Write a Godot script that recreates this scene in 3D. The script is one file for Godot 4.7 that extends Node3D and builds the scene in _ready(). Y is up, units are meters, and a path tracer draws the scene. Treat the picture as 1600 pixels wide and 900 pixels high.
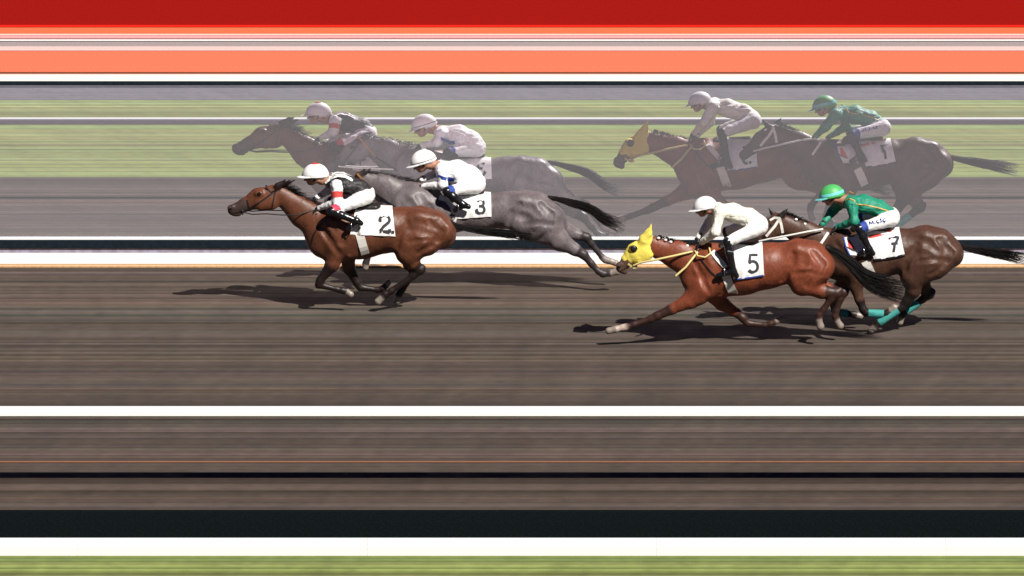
extends Node3D
# A photo finish on a dirt track: four gallopers and their riders before a long leaning mirror.
# The track runs along x, z comes towards the stand, y is up; the mirror's foot is near z = 0.

const PITCH := 12.0                 # degrees the camera looks down from the stand
const FAR_OFF := 367.2             # metres from the camera to the mirror's foot
const PPM := 120.0                  # photograph pixels per metre at the mirror's foot
const LEAN := 3.95                  # degrees the mirror leans back

var cam_at: Vector3
var cam_fwd: Vector3
var cam_up: Vector3
var names := {}
var org := Vector3.ZERO             # base of the thing being built
var rng := RandomNumberGenerator.new()
var M := {}

# ------------------------------------------------------------------ signed distance field and its mesh
class Field:
	var o: Vector3
	var c: float
	var nx: int
	var ny: int
	var nz: int
	var d := PackedFloat32Array()
	var id := PackedByteArray()

	func _init(lo: Vector3, hi: Vector3, cell: float) -> void:
		o = lo
		c = cell
		nx = int((hi.x - lo.x) / cell) + 2
		ny = int((hi.y - lo.y) / cell) + 2
		nz = int((hi.z - lo.z) / cell) + 2
		d.resize(nx * ny * nz)
		d.fill(0.6)
		id.resize(nx * ny * nz)

	# a tapered capsule; sz squashes it along z, k is the width of the blend, carve cuts it away
	func bone(a: Vector3, b: Vector3, ra: float, rb: float, k: float, tag: int, sz := 1.0, carve := false) -> void:
		var m: float = maxf(ra, rb) + k + c * 2.5
		var mz: float = maxf(ra, rb) * sz + k * maxf(1.0, sz) + c * 2.5
		var x0 := maxi(0, int((minf(a.x, b.x) - m - o.x) / c))
		var x1 := mini(nx - 1, int((maxf(a.x, b.x) + m - o.x) / c) + 1)
		var y0 := maxi(0, int((minf(a.y, b.y) - m - o.y) / c))
		var y1 := mini(ny - 1, int((maxf(a.y, b.y) + m - o.y) / c) + 1)
		var z0 := maxi(0, int((minf(a.z, b.z) - mz - o.z) / c))
		var z1 := mini(nz - 1, int((maxf(a.z, b.z) + mz - o.z) / c) + 1)
		var iz := 1.0 / sz
		var bx := b.x - a.x
		var by := b.y - a.y
		var bz := (b.z - a.z) * iz
		var inv := 1.0 / maxf(bx * bx + by * by + bz * bz, 1e-9)
		var dr := rb - ra
		var ik := 1.0 / k
		var k4 := k * 0.25
		for z in range(z0, z1 + 1):
			var pz := (o.z + z * c - a.z) * iz
			for y in range(y0, y1 + 1):
				var py := o.y + y * c - a.y
				var i := (z * ny + y) * nx + x0
				var px := o.x + x0 * c - a.x
				var yz := py * by + pz * bz
				for x in range(x0, x1 + 1):
					var t := clampf((px * bx + yz) * inv, 0.0, 1.0)
					var qx := px - bx * t
					var qy := py - by * t
					var qz := pz - bz * t
					var e := sqrt(qx * qx + qy * qy + qz * qz) - ra - dr * t
					px += c
					var f := d[i]
					if carve:
						var h2 := maxf(k - absf(f + e), 0.0) * ik
						d[i] = maxf(f, -e) + h2 * h2 * k4
					else:
						var h := maxf(k - absf(f - e), 0.0) * ik
						if e < f:
							d[i] = e - h * h * k4
							id[i] = tag
						else:
							d[i] = f - h * h * k4
					i += 1

	func ripple(noise: FastNoiseLite, amp: float, stretch: Vector3, only: int) -> void:
		var lim := c * 3.0
		var i := 0
		for z in nz:
			for y in ny:
				for x in nx:
					var f := d[i]
					if f < lim and f > -lim and id[i] == only:
						d[i] = f + amp * noise.get_noise_3d((o.x + x * c) * stretch.x, (o.y + y * c) * stretch.y, (o.z + z * c) * stretch.z)
					i += 1

	# the outermost surface along z at (x, y) on a side; NAN if there is none
	func surf_z(x: float, y: float, side: int) -> float:
		var fx := (x - o.x) / c
		var fy := (y - o.y) / c
		var ix := int(floor(fx))
		var iy := int(floor(fy))
		if ix < 0 or iy < 0 or ix >= nx - 1 or iy >= ny - 1:
			return NAN
		fx -= ix
		fy -= iy
		var prev := 1.0
		var n := nz
		for s in n:
			var k := (nz - 1 - s) if side > 0 else s
			var i := (k * ny + iy) * nx + ix
			var v := lerpf(lerpf(d[i], d[i + 1], fx), lerpf(d[i + nx], d[i + nx + 1], fx), fy)
			if v <= 0.0:
				var t := prev / maxf(prev - v, 1e-6)
				return o.z + (k + side * (1.0 - t)) * c
			prev = v
		return NAN

	# the topmost or lowest surface along y at (x, z)
	func surf_y(x: float, z: float, side: int) -> float:
		var ix := clampi(int(round((x - o.x) / c)), 0, nx - 1)
		var iz := clampi(int(round((z - o.z) / c)), 0, nz - 1)
		var prev := 1.0
		for s in ny:
			var k := (ny - 1 - s) if side > 0 else s
			var v := d[(iz * ny + k) * nx + ix]
			if v <= 0.0:
				var t := prev / maxf(prev - v, 1e-6)
				return o.y + (k + side * (1.0 - t)) * c
			prev = v
		return NAN

	# surface nets: {verts, norms, ids, quads}
	func nets() -> Dictionary:
		var verts := PackedVector3Array()
		var norms := PackedVector3Array()
		var ids := PackedByteArray()
		var index := PackedInt32Array()
		index.resize(nx * ny * nz)
		index.fill(-1)
		var sy := nx
		var sz := nx * ny
		var lim := c * 4.0
		var cells := PackedInt32Array()
		for z in nz - 1:
			for y in ny - 1:
				var i := z * sz + y * sy
				for x in nx - 1:
					var f0 := d[i]
					if f0 < lim and f0 > -lim:
						var f1 := d[i + 1]
						var f2 := d[i + sy]
						var f3 := d[i + sy + 1]
						var f4 := d[i + sz]
						var f5 := d[i + sz + 1]
						var f6 := d[i + sz + sy]
						var f7 := d[i + sz + sy + 1]
						var s := int(f0 < 0) + int(f1 < 0) + int(f2 < 0) + int(f3 < 0) + int(f4 < 0) + int(f5 < 0) + int(f6 < 0) + int(f7 < 0)
						if s > 0 and s < 8:
							var sum := Vector3.ZERO
							var n := 0
							if (f0 < 0) != (f1 < 0): sum += Vector3(f0 / (f0 - f1), 0, 0); n += 1
							if (f2 < 0) != (f3 < 0): sum += Vector3(f2 / (f2 - f3), 1, 0); n += 1
							if (f4 < 0) != (f5 < 0): sum += Vector3(f4 / (f4 - f5), 0, 1); n += 1
							if (f6 < 0) != (f7 < 0): sum += Vector3(f6 / (f6 - f7), 1, 1); n += 1
							if (f0 < 0) != (f2 < 0): sum += Vector3(0, f0 / (f0 - f2), 0); n += 1
							if (f1 < 0) != (f3 < 0): sum += Vector3(1, f1 / (f1 - f3), 0); n += 1
							if (f4 < 0) != (f6 < 0): sum += Vector3(0, f4 / (f4 - f6), 1); n += 1
							if (f5 < 0) != (f7 < 0): sum += Vector3(1, f5 / (f5 - f7), 1); n += 1
							if (f0 < 0) != (f4 < 0): sum += Vector3(0, 0, f0 / (f0 - f4)); n += 1
							if (f1 < 0) != (f5 < 0): sum += Vector3(1, 0, f1 / (f1 - f5)); n += 1
							if (f2 < 0) != (f6 < 0): sum += Vector3(0, 1, f2 / (f2 - f6)); n += 1
							if (f3 < 0) != (f7 < 0): sum += Vector3(1, 1, f3 / (f3 - f7)); n += 1
							sum /= n
							index[i] = verts.size()
							verts.append(o + (Vector3(x, y, z) + sum) * c)
							norms.append(Vector3(f1 - f0 + f3 - f2 + f5 - f4 + f7 - f6, f2 - f0 + f3 - f1 + f6 - f4 + f7 - f5, f4 - f0 + f5 - f1 + f6 - f2 + f7 - f3).normalized())
							ids.append(id[i])
							cells.append(i)
					i += 1
		var quads := PackedInt32Array()
		for i in cells:
			var f := d[i] < 0
			if f != (d[i + 1] < 0):
				_quad(quads, index[i - sy - sz], index[i - sz], index[i], index[i - sy], f)
			if f != (d[i + sy] < 0):
				_quad(quads, index[i - 1 - sz], index[i - 1], index[i], index[i - sz], f)
			if f != (d[i + sz] < 0):
				_quad(quads, index[i - 1 - sy], index[i - sy], index[i], index[i - 1], f)
		return {"verts": verts, "norms": norms, "ids": ids, "quads": quads}

	func _quad(q: PackedInt32Array, a: int, b: int, cc: int, e: int, f: bool) -> void:
		if a < 0 or b < 0 or cc < 0 or e < 0:
			return
		if f:
			q.append_array([a, cc, b, a, e, cc])
		else:
			q.append_array([a, b, cc, a, cc, e])


# ------------------------------------------------------------------ names, things, meshes
func numbered(called: String) -> String:
	names[called] = names.get(called, 0) + 1
	return called if names[called] == 1 else "%s_%03d" % [called, names[called] - 1]

func thing(called: String, label: String, category: String, at := Vector3.ZERO, group := "") -> Node3D:
	var n := Node3D.new()
	n.name = numbered(called)
	add_child(n)
	n.position = at
	n.set_meta("label", label)
	n.set_meta("category", category)
	if group:
		n.set_meta("group", group)
	return n

func part(called: String, mesh: Mesh, mat: Material, parent: Node, at := Vector3.ZERO) -> MeshInstance3D:
	var o := MeshInstance3D.new()
	o.name = called
	o.mesh = wound(mesh)
	o.material_override = mat
	parent.add_child(o, true)
	o.position = at
	return o

# front faces run clockwise: turns the triangles of a plain list that run against their normals
func wound(mesh: Mesh) -> Mesh:
	if not mesh is ArrayMesh or mesh.get_surface_count() != 1 or mesh.has_meta("wound"):
		return mesh
	var a := mesh.surface_get_arrays(0)
	if a[Mesh.ARRAY_INDEX] != null:
		return mesh
	var v: PackedVector3Array = a[Mesh.ARRAY_VERTEX]
	var n: PackedVector3Array = a[Mesh.ARRAY_NORMAL]
	for i in range(0, v.size(), 3):
		if (v[i + 1] - v[i]).cross(v[i + 2] - v[i]).dot(n[i] + n[i + 1] + n[i + 2]) > 0:
			var p := v[i + 1]
			v[i + 1] = v[i + 2]
			v[i + 2] = p
			p = n[i + 1]
			n[i + 1] = n[i + 2]
			n[i + 2] = p
	a[Mesh.ARRAY_VERTEX] = v
	a[Mesh.ARRAY_NORMAL] = n
	var m := ArrayMesh.new()
	m.add_surface_from_arrays(Mesh.PRIMITIVE_TRIANGLES, a)
	m.set_meta("wound", true)
	return m

func structure(called: String, mesh: Mesh, mat: Material) -> MeshInstance3D:
	var o := part(numbered(called), mesh, mat, self)
	o.set_meta("kind", "structure")
	return o

func arrays(v: PackedVector3Array, n: PackedVector3Array, idx: PackedInt32Array, col := PackedColorArray()) -> ArrayMesh:
	var a := []
	a.resize(Mesh.ARRAY_MAX)
	a[Mesh.ARRAY_VERTEX] = v
	a[Mesh.ARRAY_NORMAL] = n
	a[Mesh.ARRAY_INDEX] = idx
	if col.size():
		a[Mesh.ARRAY_COLOR] = col
	var m := ArrayMesh.new()
	m.add_surface_from_arrays(Mesh.PRIMITIVE_TRIANGLES, a)
	return m

# only the triangles of some tags, as a mesh of their own
func pick(net: Dictionary, tags: Array, col := PackedColorArray(), side := 0, x0 := -99.0, x1 := 99.0) -> ArrayMesh:
	var ids: PackedByteArray = net.ids
	var v: PackedVector3Array = net.verts
	var n: PackedVector3Array = net.norms
	var q: PackedInt32Array = net.quads
	var want := PackedByteArray()
	want.resize(256)
	for t in tags:
		want[t] = 1
	var map := PackedInt32Array()
	map.resize(v.size())
	map.fill(-1)
	var ov := PackedVector3Array()
	var on := PackedVector3Array()
	var oc := PackedColorArray()
	var oi := PackedInt32Array()
	for t in range(0, q.size(), 3):
		var a := want[ids[q[t]]] + want[ids[q[t + 1]]] + want[ids[q[t + 2]]]
		if a < 2:
			continue
		var w := v[q[t]]
		if w.z * side < 0 or w.x < x0 or w.x > x1:
			continue
		for j in 3:
			var s := q[t + j]
			if map[s] < 0:
				map[s] = ov.size()
				ov.append(v[s])
				on.append(n[s])
				if col.size():
					oc.append(col[s])
			oi.append(map[s])
	if ov.is_empty():
		return null
	return arrays(ov, on, oi, oc)

func box_mesh(size: Vector3, bevel := 0.004) -> ArrayMesh:
	var st := SurfaceTool.new()
	st.begin(Mesh.PRIMITIVE_TRIANGLES)
	add_box(st, Vector3.ZERO, size, bevel)
	return st.commit()

# a box with chamfered long edges
func add_box(st: SurfaceTool, mid: Vector3, size: Vector3, bevel: float) -> void:
	var h := size * 0.5
	var b: float = minf(bevel, minf(h.x, minf(h.y, h.z)) * 0.8)
	var ring := PackedVector2Array([Vector2(h.y - b, h.z), Vector2(h.y, h.z - b), Vector2(h.y, -h.z + b), Vector2(h.y - b, -h.z), Vector2(-h.y + b, -h.z), Vector2(-h.y, -h.z + b), Vector2(-h.y, h.z - b), Vector2(-h.y + b, h.z)])
	for i in 8:
		var p := ring[i]
		var q := ring[(i + 1) % 8]
		var n := Vector3(0, p.x + q.x, p.y + q.y)
		n = Vector3(0, q.y - p.y, -(q.x - p.x))
		if n.dot(Vector3(0, p.x + q.x, p.y + q.y)) < 0:
			n = -n
		st.set_normal(n.normalized())
		var a := mid + Vector3(-h.x, p.x, p.y)
		var bb := mid + Vector3(h.x, p.x, p.y)
		var cc := mid + Vector3(h.x, q.x, q.y)
		var d := mid + Vector3(-h.x, q.x, q.y)
		for w in [a, bb, cc, a, cc, d]:
			st.add_vertex(w)
		for s in [-1.0, 1.0]:
			st.set_normal(Vector3(s, 0, 0))
			st.add_vertex(mid + Vector3(s * h.x, 0, 0))
			st.add_vertex(mid + Vector3(s * h.x, p.x, p.y))
			st.add_vertex(mid + Vector3(s * h.x, q.x, q.y))

# a tube through points with a radius at each; flat squashes it along its second axis
func add_tube(st: SurfaceTool, pts: Array, radii: Array, sides := 6) -> void:
	var n := pts.size()
	var rings := []
	for i in n:
		var t: Vector3 = (pts[mini(i + 1, n - 1)] - pts[maxi(i - 1, 0)]).normalized()
		var u := t.cross(Vector3(0.03, 0.05, 1)).normalized()
		var w := t.cross(u)
		var r: float = radii[i] if i < radii.size() else radii[-1]
		var ring := []
		for s in sides:
			var an := TAU * s / sides
			ring.append([pts[i] + (u * cos(an) + w * sin(an)) * r, u * cos(an) + w * sin(an)])
		rings.append(ring)
	for i in n - 1:
		for s in sides:
			var s2 := (s + 1) % sides
			for e in [rings[i][s], rings[i][s2], rings[i + 1][s2], rings[i][s], rings[i + 1][s2], rings[i + 1][s]]:
				st.set_normal(e[1])
				st.add_vertex(e[0])

func tube(pts: Array, radii: Array, sides := 6) -> ArrayMesh:
	var st := SurfaceTool.new()
	st.begin(Mesh.PRIMITIVE_TRIANGLES)
	add_tube(st, pts, radii, sides)
	return st.commit()

func ball(r: Vector3, seg := 14) -> ArrayMesh:
	var st := SurfaceTool.new()
	st.begin(Mesh.PRIMITIVE_TRIANGLES)
	add_dome(st, Vector3.ZERO, r, -PI / 2, PI / 2, 0, TAU, seg)
	return st.commit()

# a patch of an ellipsoid between two heights and two bearings (0 faces -x)
func add_dome(st: SurfaceTool, at: Vector3, r: Vector3, e0: float, e1: float, a0: float, a1: float, seg := 14, turn := Basis.IDENTITY) -> void:
	var f := func(i: int, j: int) -> Array:
		var e := lerpf(e0, e1, float(i) / seg)
		var a := lerpf(a0, a1, float(j) / (seg * 2))
		var u := Vector3(-cos(e) * cos(a), sin(e), cos(e) * sin(a))
		return [at + turn * (u * r), (turn * (u / r)).normalized()]
	for i in seg:
		for j in seg * 2:
			for e in [f.call(i, j), f.call(i, j + 1), f.call(i + 1, j + 1), f.call(i, j), f.call(i + 1, j + 1), f.call(i + 1, j)]:
				st.set_normal(e[1])
				st.add_vertex(e[0])

# ------------------------------------------------------------------ from the photograph's pixels to the place
func P(px: float, py: float, dz := 0.0) -> Vector3:
	# the point seen at a pixel, at the distance of the thing being built plus dz towards the stand; in the thing's axes
	var right := Vector3.RIGHT
	var half := tan(deg_to_rad(0.585))
	var dir := cam_fwd + right * ((px - 800.0) / 450.0 * half) + cam_up * ((450.0 - py) / 450.0 * half)
	var t := (org.z + dz - cam_at.z) / dir.z
	return cam_at + dir * t - org

func ground_z(py: float) -> float:
	var half := tan(deg_to_rad(0.585))
	var dir := cam_fwd + cam_up * ((450.0 - py) / 450.0 * half)
	return cam_at.z - dir.z * cam_at.y / dir.y

func R(px: float) -> float:
	return px / PPM

# ------------------------------------------------------------------ materials
func mat(color: Color, rough := 0.6, metal := 0.0) -> StandardMaterial3D:
	var m := StandardMaterial3D.new()
	m.albedo_color = color.linear_to_srgb()
	m.roughness = rough
	m.metallic = metal
	return m

func lin(r: float, g: float, b: float) -> Color:
	return Color(r, g, b)

func noise_tex(freq: float, lo: Color, hi: Color, sd: int, size := 512, normal := false, bump := 4.0, octaves := 4) -> NoiseTexture2D:
	var n := FastNoiseLite.new()
	n.seed = sd
	n.frequency = freq
	n.fractal_octaves = octaves
	var t := NoiseTexture2D.new()
	t.width = size
	t.height = size
	t.seamless = true
	t.noise = n
	if normal:
		t.as_normal_map = true
		t.bump_strength = bump
	else:
		var g := Gradient.new()
		g.set_color(0, lo)
		g.set_color(1, hi)
		t.color_ramp = g
	return t

func grain(m: StandardMaterial3D, freq: float, low: float, sd: int, scale: float, bump := 0.0, world := false) -> StandardMaterial3D:
	m.albedo_texture = noise_tex(freq, Color(low, low, low), Color(1, 1, 1), sd)
	m.uv1_triplanar = true
	m.uv1_world_triplanar = world
	m.uv1_scale = Vector3.ONE * scale
	if bump > 0:
		m.normal_enabled = true
		m.normal_scale = bump
		m.normal_texture = noise_tex(freq, Color.BLACK, Color.WHITE, sd + 1, 512, true, 6.0)
	return m

# rows of harrow or mower lines: each row of pixels its own tone, drifting slowly along it
func rows_image(w: int, h: int, base: Color, spread: float, tint: float, sd: int, clod: float) -> ImageTexture:
	var r := RandomNumberGenerator.new()
	r.seed = sd
	var slow := FastNoiseLite.new()
	slow.seed = sd
	slow.frequency = 0.012
	var img := Image.create(w, h, false, Image.FORMAT_RGB8)
	var wide := 0.0
	var broad := Vector3.ZERO
	var mid := 0.0
	for y in h:
		if y % 23 == 0:
			wide = r.randfn(0.0, spread * 0.12)
		if r.randf() < 0.16:
			mid = r.randfn(0.0, spread * 0.25)
		if r.randf() < 0.08:
			broad = Vector3(r.randfn(0.0, tint * 0.5), r.randfn(0.0, tint * 0.25), r.randfn(0.0, tint * 0.5))
		var v := 1.0 + r.randfn(0.0, spread) + wide + mid
		if r.randf() < 0.03:
			v += spread * r.randf_range(1.5, 3.0)
		if r.randf() < 0.06:
			v -= spread * r.randf_range(1.0, 3.0)
		var c := Color(base.r * (1.0 + broad.x + r.randfn(0.0, tint)), base.g * (1.0 + broad.y + r.randfn(0.0, tint * 0.6)), base.b * (1.0 + broad.z + r.randfn(0.0, tint)))
		for x in w:
			var k := v * (1.0 + 0.05 * slow.get_noise_2d(x * 1.0, y * 6.0) + r.randfn(0.0, clod))
			img.set_pixel(x, y, Color(c.r * k, c.g * k, c.b * k).clamp().linear_to_srgb())
	return ImageTexture.create_from_image(img)

func rows_mat(base: Color, spread: float, tint: float, sd: int, clod: float, across: float, along: float, rough := 0.95) -> StandardMaterial3D:
	var m := StandardMaterial3D.new()
	m.albedo_texture = rows_image(256, 1024, base, spread, tint, sd, clod)
	m.roughness = rough
	m.metallic_specular = 0.15
	m.uv1_triplanar = true
	m.uv1_world_triplanar = true
	m.uv1_scale = Vector3(1.0 / along, 1.0 / across, 1.0 / across)
	m.texture_filter = BaseMaterial3D.TEXTURE_FILTER_LINEAR_WITH_MIPMAPS_ANISOTROPIC
	m.normal_enabled = true
	m.normal_scale = 0.35
	m.normal_texture = noise_tex(0.03, Color.BLACK, Color.WHITE, sd + 7, 512, true, 5.0)
	return m

func make_materials() -> void:
	var coat := StandardMaterial3D.new()
	coat.vertex_color_use_as_albedo = true
	coat.roughness = 0.47
	coat.metallic_specular = 0.42
	grain(coat, 0.03, 0.58, 11, 2.0, 0.22)
	coat.uv1_scale = Vector3(1.6, 6.5, 6.5)
	M.coat = coat
	M.skin = grain(mat(lin(0.42, 0.2, 0.13), 0.55), 0.03, 0.85, 5, 6.0, 0.1)
	M.black = grain(mat(lin(0.012, 0.012, 0.015), 0.4), 0.03, 0.6, 6, 8.0, 0.3)
	M.leather = grain(mat(lin(0.018, 0.014, 0.013), 0.42), 0.03, 0.6, 8, 8.0, 0.3)
	M.boot = grain(mat(lin(0.01, 0.01, 0.013), 0.22), 0.03, 0.7, 9, 5.0, 0.2)
	M.white_cloth = grain(mat(lin(0.78, 0.78, 0.77), 0.85), 0.012, 0.88, 12, 3.0, 0.55)
	M.white_paint = grain(mat(lin(0.82, 0.82, 0.81), 0.45), 0.05, 0.93, 13, 2.5, 0.05)
	M.hair_black = grain(mat(lin(0.010, 0.008, 0.008), 0.6), 0.05, 0.5, 14, 12.0)
	M.hair_black.metallic_specular = 0.25
	M.hair_grey = grain(mat(lin(0.03, 0.026, 0.027), 0.4), 0.05, 0.4, 15, 12.0)
	M.steel = mat(lin(0.55, 0.55, 0.56), 0.25, 1.0)
	M.ink = grain(mat(lin(0.035, 0.035, 0.045), 0.8), 0.05, 0.6, 16, 9.0)
	M.eye = mat(lin(0.008, 0.006, 0.005), 0.06)
	M.lens = mat(lin(0.02, 0.018, 0.016), 0.08)
	M.yellow = grain(mat(lin(0.80, 0.66, 0.10), 0.8), 0.02, 0.85, 17, 5.0, 0.4)
	M.yellow_web = grain(mat(lin(0.76, 0.64, 0.26), 0.75), 0.05, 0.8, 18, 9.0, 0.3)
	M.white_web = grain(mat(lin(0.78, 0.76, 0.70), 0.7), 0.05, 0.85, 19, 9.0, 0.3)
	M.teal = grain(mat(lin(0.05, 0.34, 0.31), 0.85), 0.03, 0.8, 20, 8.0, 0.5)
	M.tan_strap = grain(mat(lin(0.38, 0.17, 0.07), 0.5), 0.05, 0.7, 21, 9.0, 0.2)
	M.blue_cloth = grain(mat(lin(0.02, 0.06, 0.34), 0.75), 0.02, 0.8, 22, 5.0, 0.4)
	M.red_cloth = grain(mat(lin(0.62, 0.05, 0.04), 0.75), 0.02, 0.85, 23, 5.0, 0.4)
	M.rose = grain(mat(lin(0.66, 0.04, 0.09), 0.75), 0.02, 0.85, 24, 5.0, 0.4)
	M.green_silk = grain(mat(lin(0.01, 0.24, 0.145), 0.6), 0.014, 0.86, 25, 3.0, 0.6)
	M.green_cap = grain(mat(lin(0.07, 0.42, 0.11), 0.5), 0.02, 0.88, 26, 5.0, 0.2)
	M.aqua = grain(mat(lin(0.16, 0.62, 0.62), 0.5), 0.02, 0.88, 27, 5.0, 0.2)
	M.gold_cord = grain(mat(lin(0.75, 0.42, 0.08), 0.6), 0.05, 0.8, 28, 9.0)
	M.black_silk = grain(mat(lin(0.022, 0.02, 0.022), 0.6), 0.014, 0.7, 29, 3.0, 0.6)
	M.white_silk = grain(mat(lin(0.8, 0.8, 0.8), 0.7), 0.012, 0.9, 30, 3.0, 0.7)
	M.cream_silk = grain(mat(lin(0.8, 0.78, 0.68), 0.7), 0.012, 0.9, 31, 3.0, 0.7)
	M.hoof = grain(mat(lin(0.3, 0.25, 0.21), 0.4), 0.03, 0.7, 32, 8.0)

# ------------------------------------------------------------------ the scene
func _ready() -> void:
	rng.seed = 7
	var a := deg_to_rad(PITCH)
	cam_fwd = Vector3(0, -sin(a), -cos(a))
	cam_up = Vector3(0, cos(a), -sin(a))
	cam_at = -cam_up * (45.0 / PPM) - cam_fwd * FAR_OFF
	var cam := Camera3D.new()
	cam.name = "camera"
	cam.fov = 1.17
	cam.near = 50.0
	cam.far = 2500.0
	add_child(cam)
	cam.look_at_from_position(cam_at, cam_at + cam_fwd * 100.0, Vector3.UP)
	cam.current = true
	var env := Environment.new()
	var sky_mat := ProceduralSkyMaterial.new()
	sky_mat.sky_top_color = Color(0.10, 0.27, 0.70)
	sky_mat.sky_horizon_color = Color(0.45, 0.62, 0.88)
	sky_mat.ground_bottom_color = Color(0.28, 0.26, 0.24)
	sky_mat.ground_horizon_color = Color(0.5, 0.55, 0.6)
	sky_mat.sky_energy_multiplier = 0.4
	sky_mat.ground_energy_multiplier = 0.2
	sky_mat.sun_angle_max = 1.0
	var sky := Sky.new()
	sky.sky_material = sky_mat
	env.background_mode = Environment.BG_SKY
	env.sky = sky
	env.tonemap_mode = Environment.TONE_MAPPER_LINEAR
	env.tonemap_exposure = 1.5
	env.sdfgi_enabled = true
	env.ssao_enabled = true
	env.ssil_enabled = true
	var we := WorldEnvironment.new()
	we.name = "surroundings"
	we.environment = env
	add_child(we)
	var sun := DirectionalLight3D.new()
	sun.name = "sun"
	sun.light_energy = 1.6
	sun.light_color = Color(1.0, 0.975, 0.94)
	sun.light_angular_distance = 0.5
	sun.shadow_enabled = true
	add_child(sun)
	sun.look_at_from_position(Vector3.ZERO, Vector3(-0.537, -1.0, -0.78), Vector3.UP)

	make_materials()
	build_setting()
	build_mirror()
	build_horse_two()
	build_horse_three()
	build_horse_five()
	build_horse_seven()

# ------------------------------------------------------------------ ground, rails, kerbs
func sheet(z0: float, z1: float, y: float, half := 30.0) -> ArrayMesh:
	var v := PackedVector3Array([Vector3(-half, y, z0), Vector3(half, y, z0), Vector3(half, y, z1), Vector3(-half, y, z1)])
	var n := PackedVector3Array([Vector3.UP, Vector3.UP, Vector3.UP, Vector3.UP])
	return arrays(v, n, PackedInt32Array([0, 1, 2, 0, 2, 3]))

const LOW := 0.24
const MIRROR_Z := 0.36

func rubber_mat(i: int) -> StandardMaterial3D:
	if not M.has("rubber"):
		M.rubber = grain(mat(lin(0.006, 0.010, 0.0125), 0.85), 0.03, 0.6, 43, 2.0, 0.2)
		M.rubber.metallic_specular = 0.15
	return M.rubber

# the track with its outer edge banked up
func track_sheet() -> ArrayMesh:
	var v := PackedVector3Array()
	var n := PackedVector3Array()
	var idx := PackedInt32Array()
	var prof := [[-3.0, 0.0], [0.0, 0.0], [14.9, 0.0], [15.2, 0.03], [15.45, 0.09], [15.635, 0.11]]
	for i in prof.size():
		var p: Array = prof[maxi(i - 1, 0)]
		var q: Array = prof[mini(i + 1, prof.size() - 1)]
		var up := Vector3(0, q[0] - p[0], -(q[1] - p[1])).normalized()
		for x in [-60.0, 60.0]:
			v.append(Vector3(x, prof[i][1], prof[i][0]))
			n.append(up)
	for i in prof.size() - 1:
		idx.append_array([i * 2, i * 2 + 1, i * 2 + 3, i * 2, i * 2 + 3, i * 2 + 2])
	return arrays(v, n, idx)

func build_setting() -> void:
	# beyond the raised outer edge of the track the ground lies LOW metres lower
	var turf := rows_mat(lin(0.195, 0.222, 0.072), 0.20, 0.09, 41, 0.05, 82.0, 26.0)
	structure("ground", sheet(-900, 700, -LOW, 900.0), turf)
	var dirt := rows_mat(lin(0.069, 0.055, 0.0465), 0.22, 0.05, 42, 0.05, 82.0, 26.0)
	structure("dirt_track", track_sheet(), dirt)
	structure("asphalt_path", sheet(37.1, 54.0, -LOW + 0.004, 60.0), rows_mat(lin(0.12, 0.115, 0.13), 0.06, 0.03, 44, 0.06, 52.0, 12.0))
	var lip := thing("retaining_board", "long black board holding up the outer edge of the dirt track, above the white kerb", "board", Vector3(0, -LOW, 15.66))
	for i in 9:
		part("plank", box_mesh(Vector3(3.599, LOW + 0.105, 0.05), 0.004), rubber_mat(i), lip, Vector3((i - 4) * 3.6, (LOW + 0.105) * 0.5, 0))
	structure("orange_line", sheet(ground_z(721.5), ground_z(723.5), 0.008, 60.0), grain(mat(lin(0.30, 0.12, 0.05), 0.9), 0.05, 0.7, 45, 1.0, 0.0, true))
	# the white kerb between the rubber strip and the grass
	var kerb := thing("kerb", "low white concrete kerb between the black board and the grass verge", "kerb", Vector3(0, -LOW, 16.455))
	for i in 9:
		part("kerb_stone", box_mesh(Vector3(3.598, 0.12, 0.51), 0.004), M.white_paint, kerb, Vector3((i - 4) * 3.6, 0.06, 0))
	var tan := grain(mat(lin(0.62, 0.36, 0.17), 0.7), 0.02, 0.8, 51, 2.0, 0.2)
	var edging := thing("timber_edging", "thin brown and tan timber edging between the mirror and the dirt track", "edging", Vector3(0, 0, 0.425))
	part("dark_batten", box_mesh(Vector3(32, 0.022, 0.07), 0.005), grain(mat(lin(0.17, 0.085, 0.035), 0.7), 0.02, 0.7, 52, 2.0, 0.2), edging, Vector3(0, 0.011, 0.0))
	part("tan_batten", box_mesh(Vector3(32, 0.03, 0.09), 0.006), tan, edging, Vector3(0, 0.015, 0.082))

	# the outer running rail
	var rz := ground_z(763)
	var rail := thing("running_rail", "wide flat white running rail along the near side of the track", "rail", Vector3(0, 0, rz))
	part("rail_plank", box_mesh(Vector3(28.4, 0.08, 0.30), 0.016), M.white_paint, rail, Vector3(0, 0.985, 0))
	for x in [-13.4, 13.4]:
		part("post", tube([Vector3(x, 0, 0.5), Vector3(x, 0.5, 0.42), Vector3(x, 0.85, 0.2), Vector3(x, 0.955, 0.05)], [0.035], 10), M.white_paint, rail)


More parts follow.
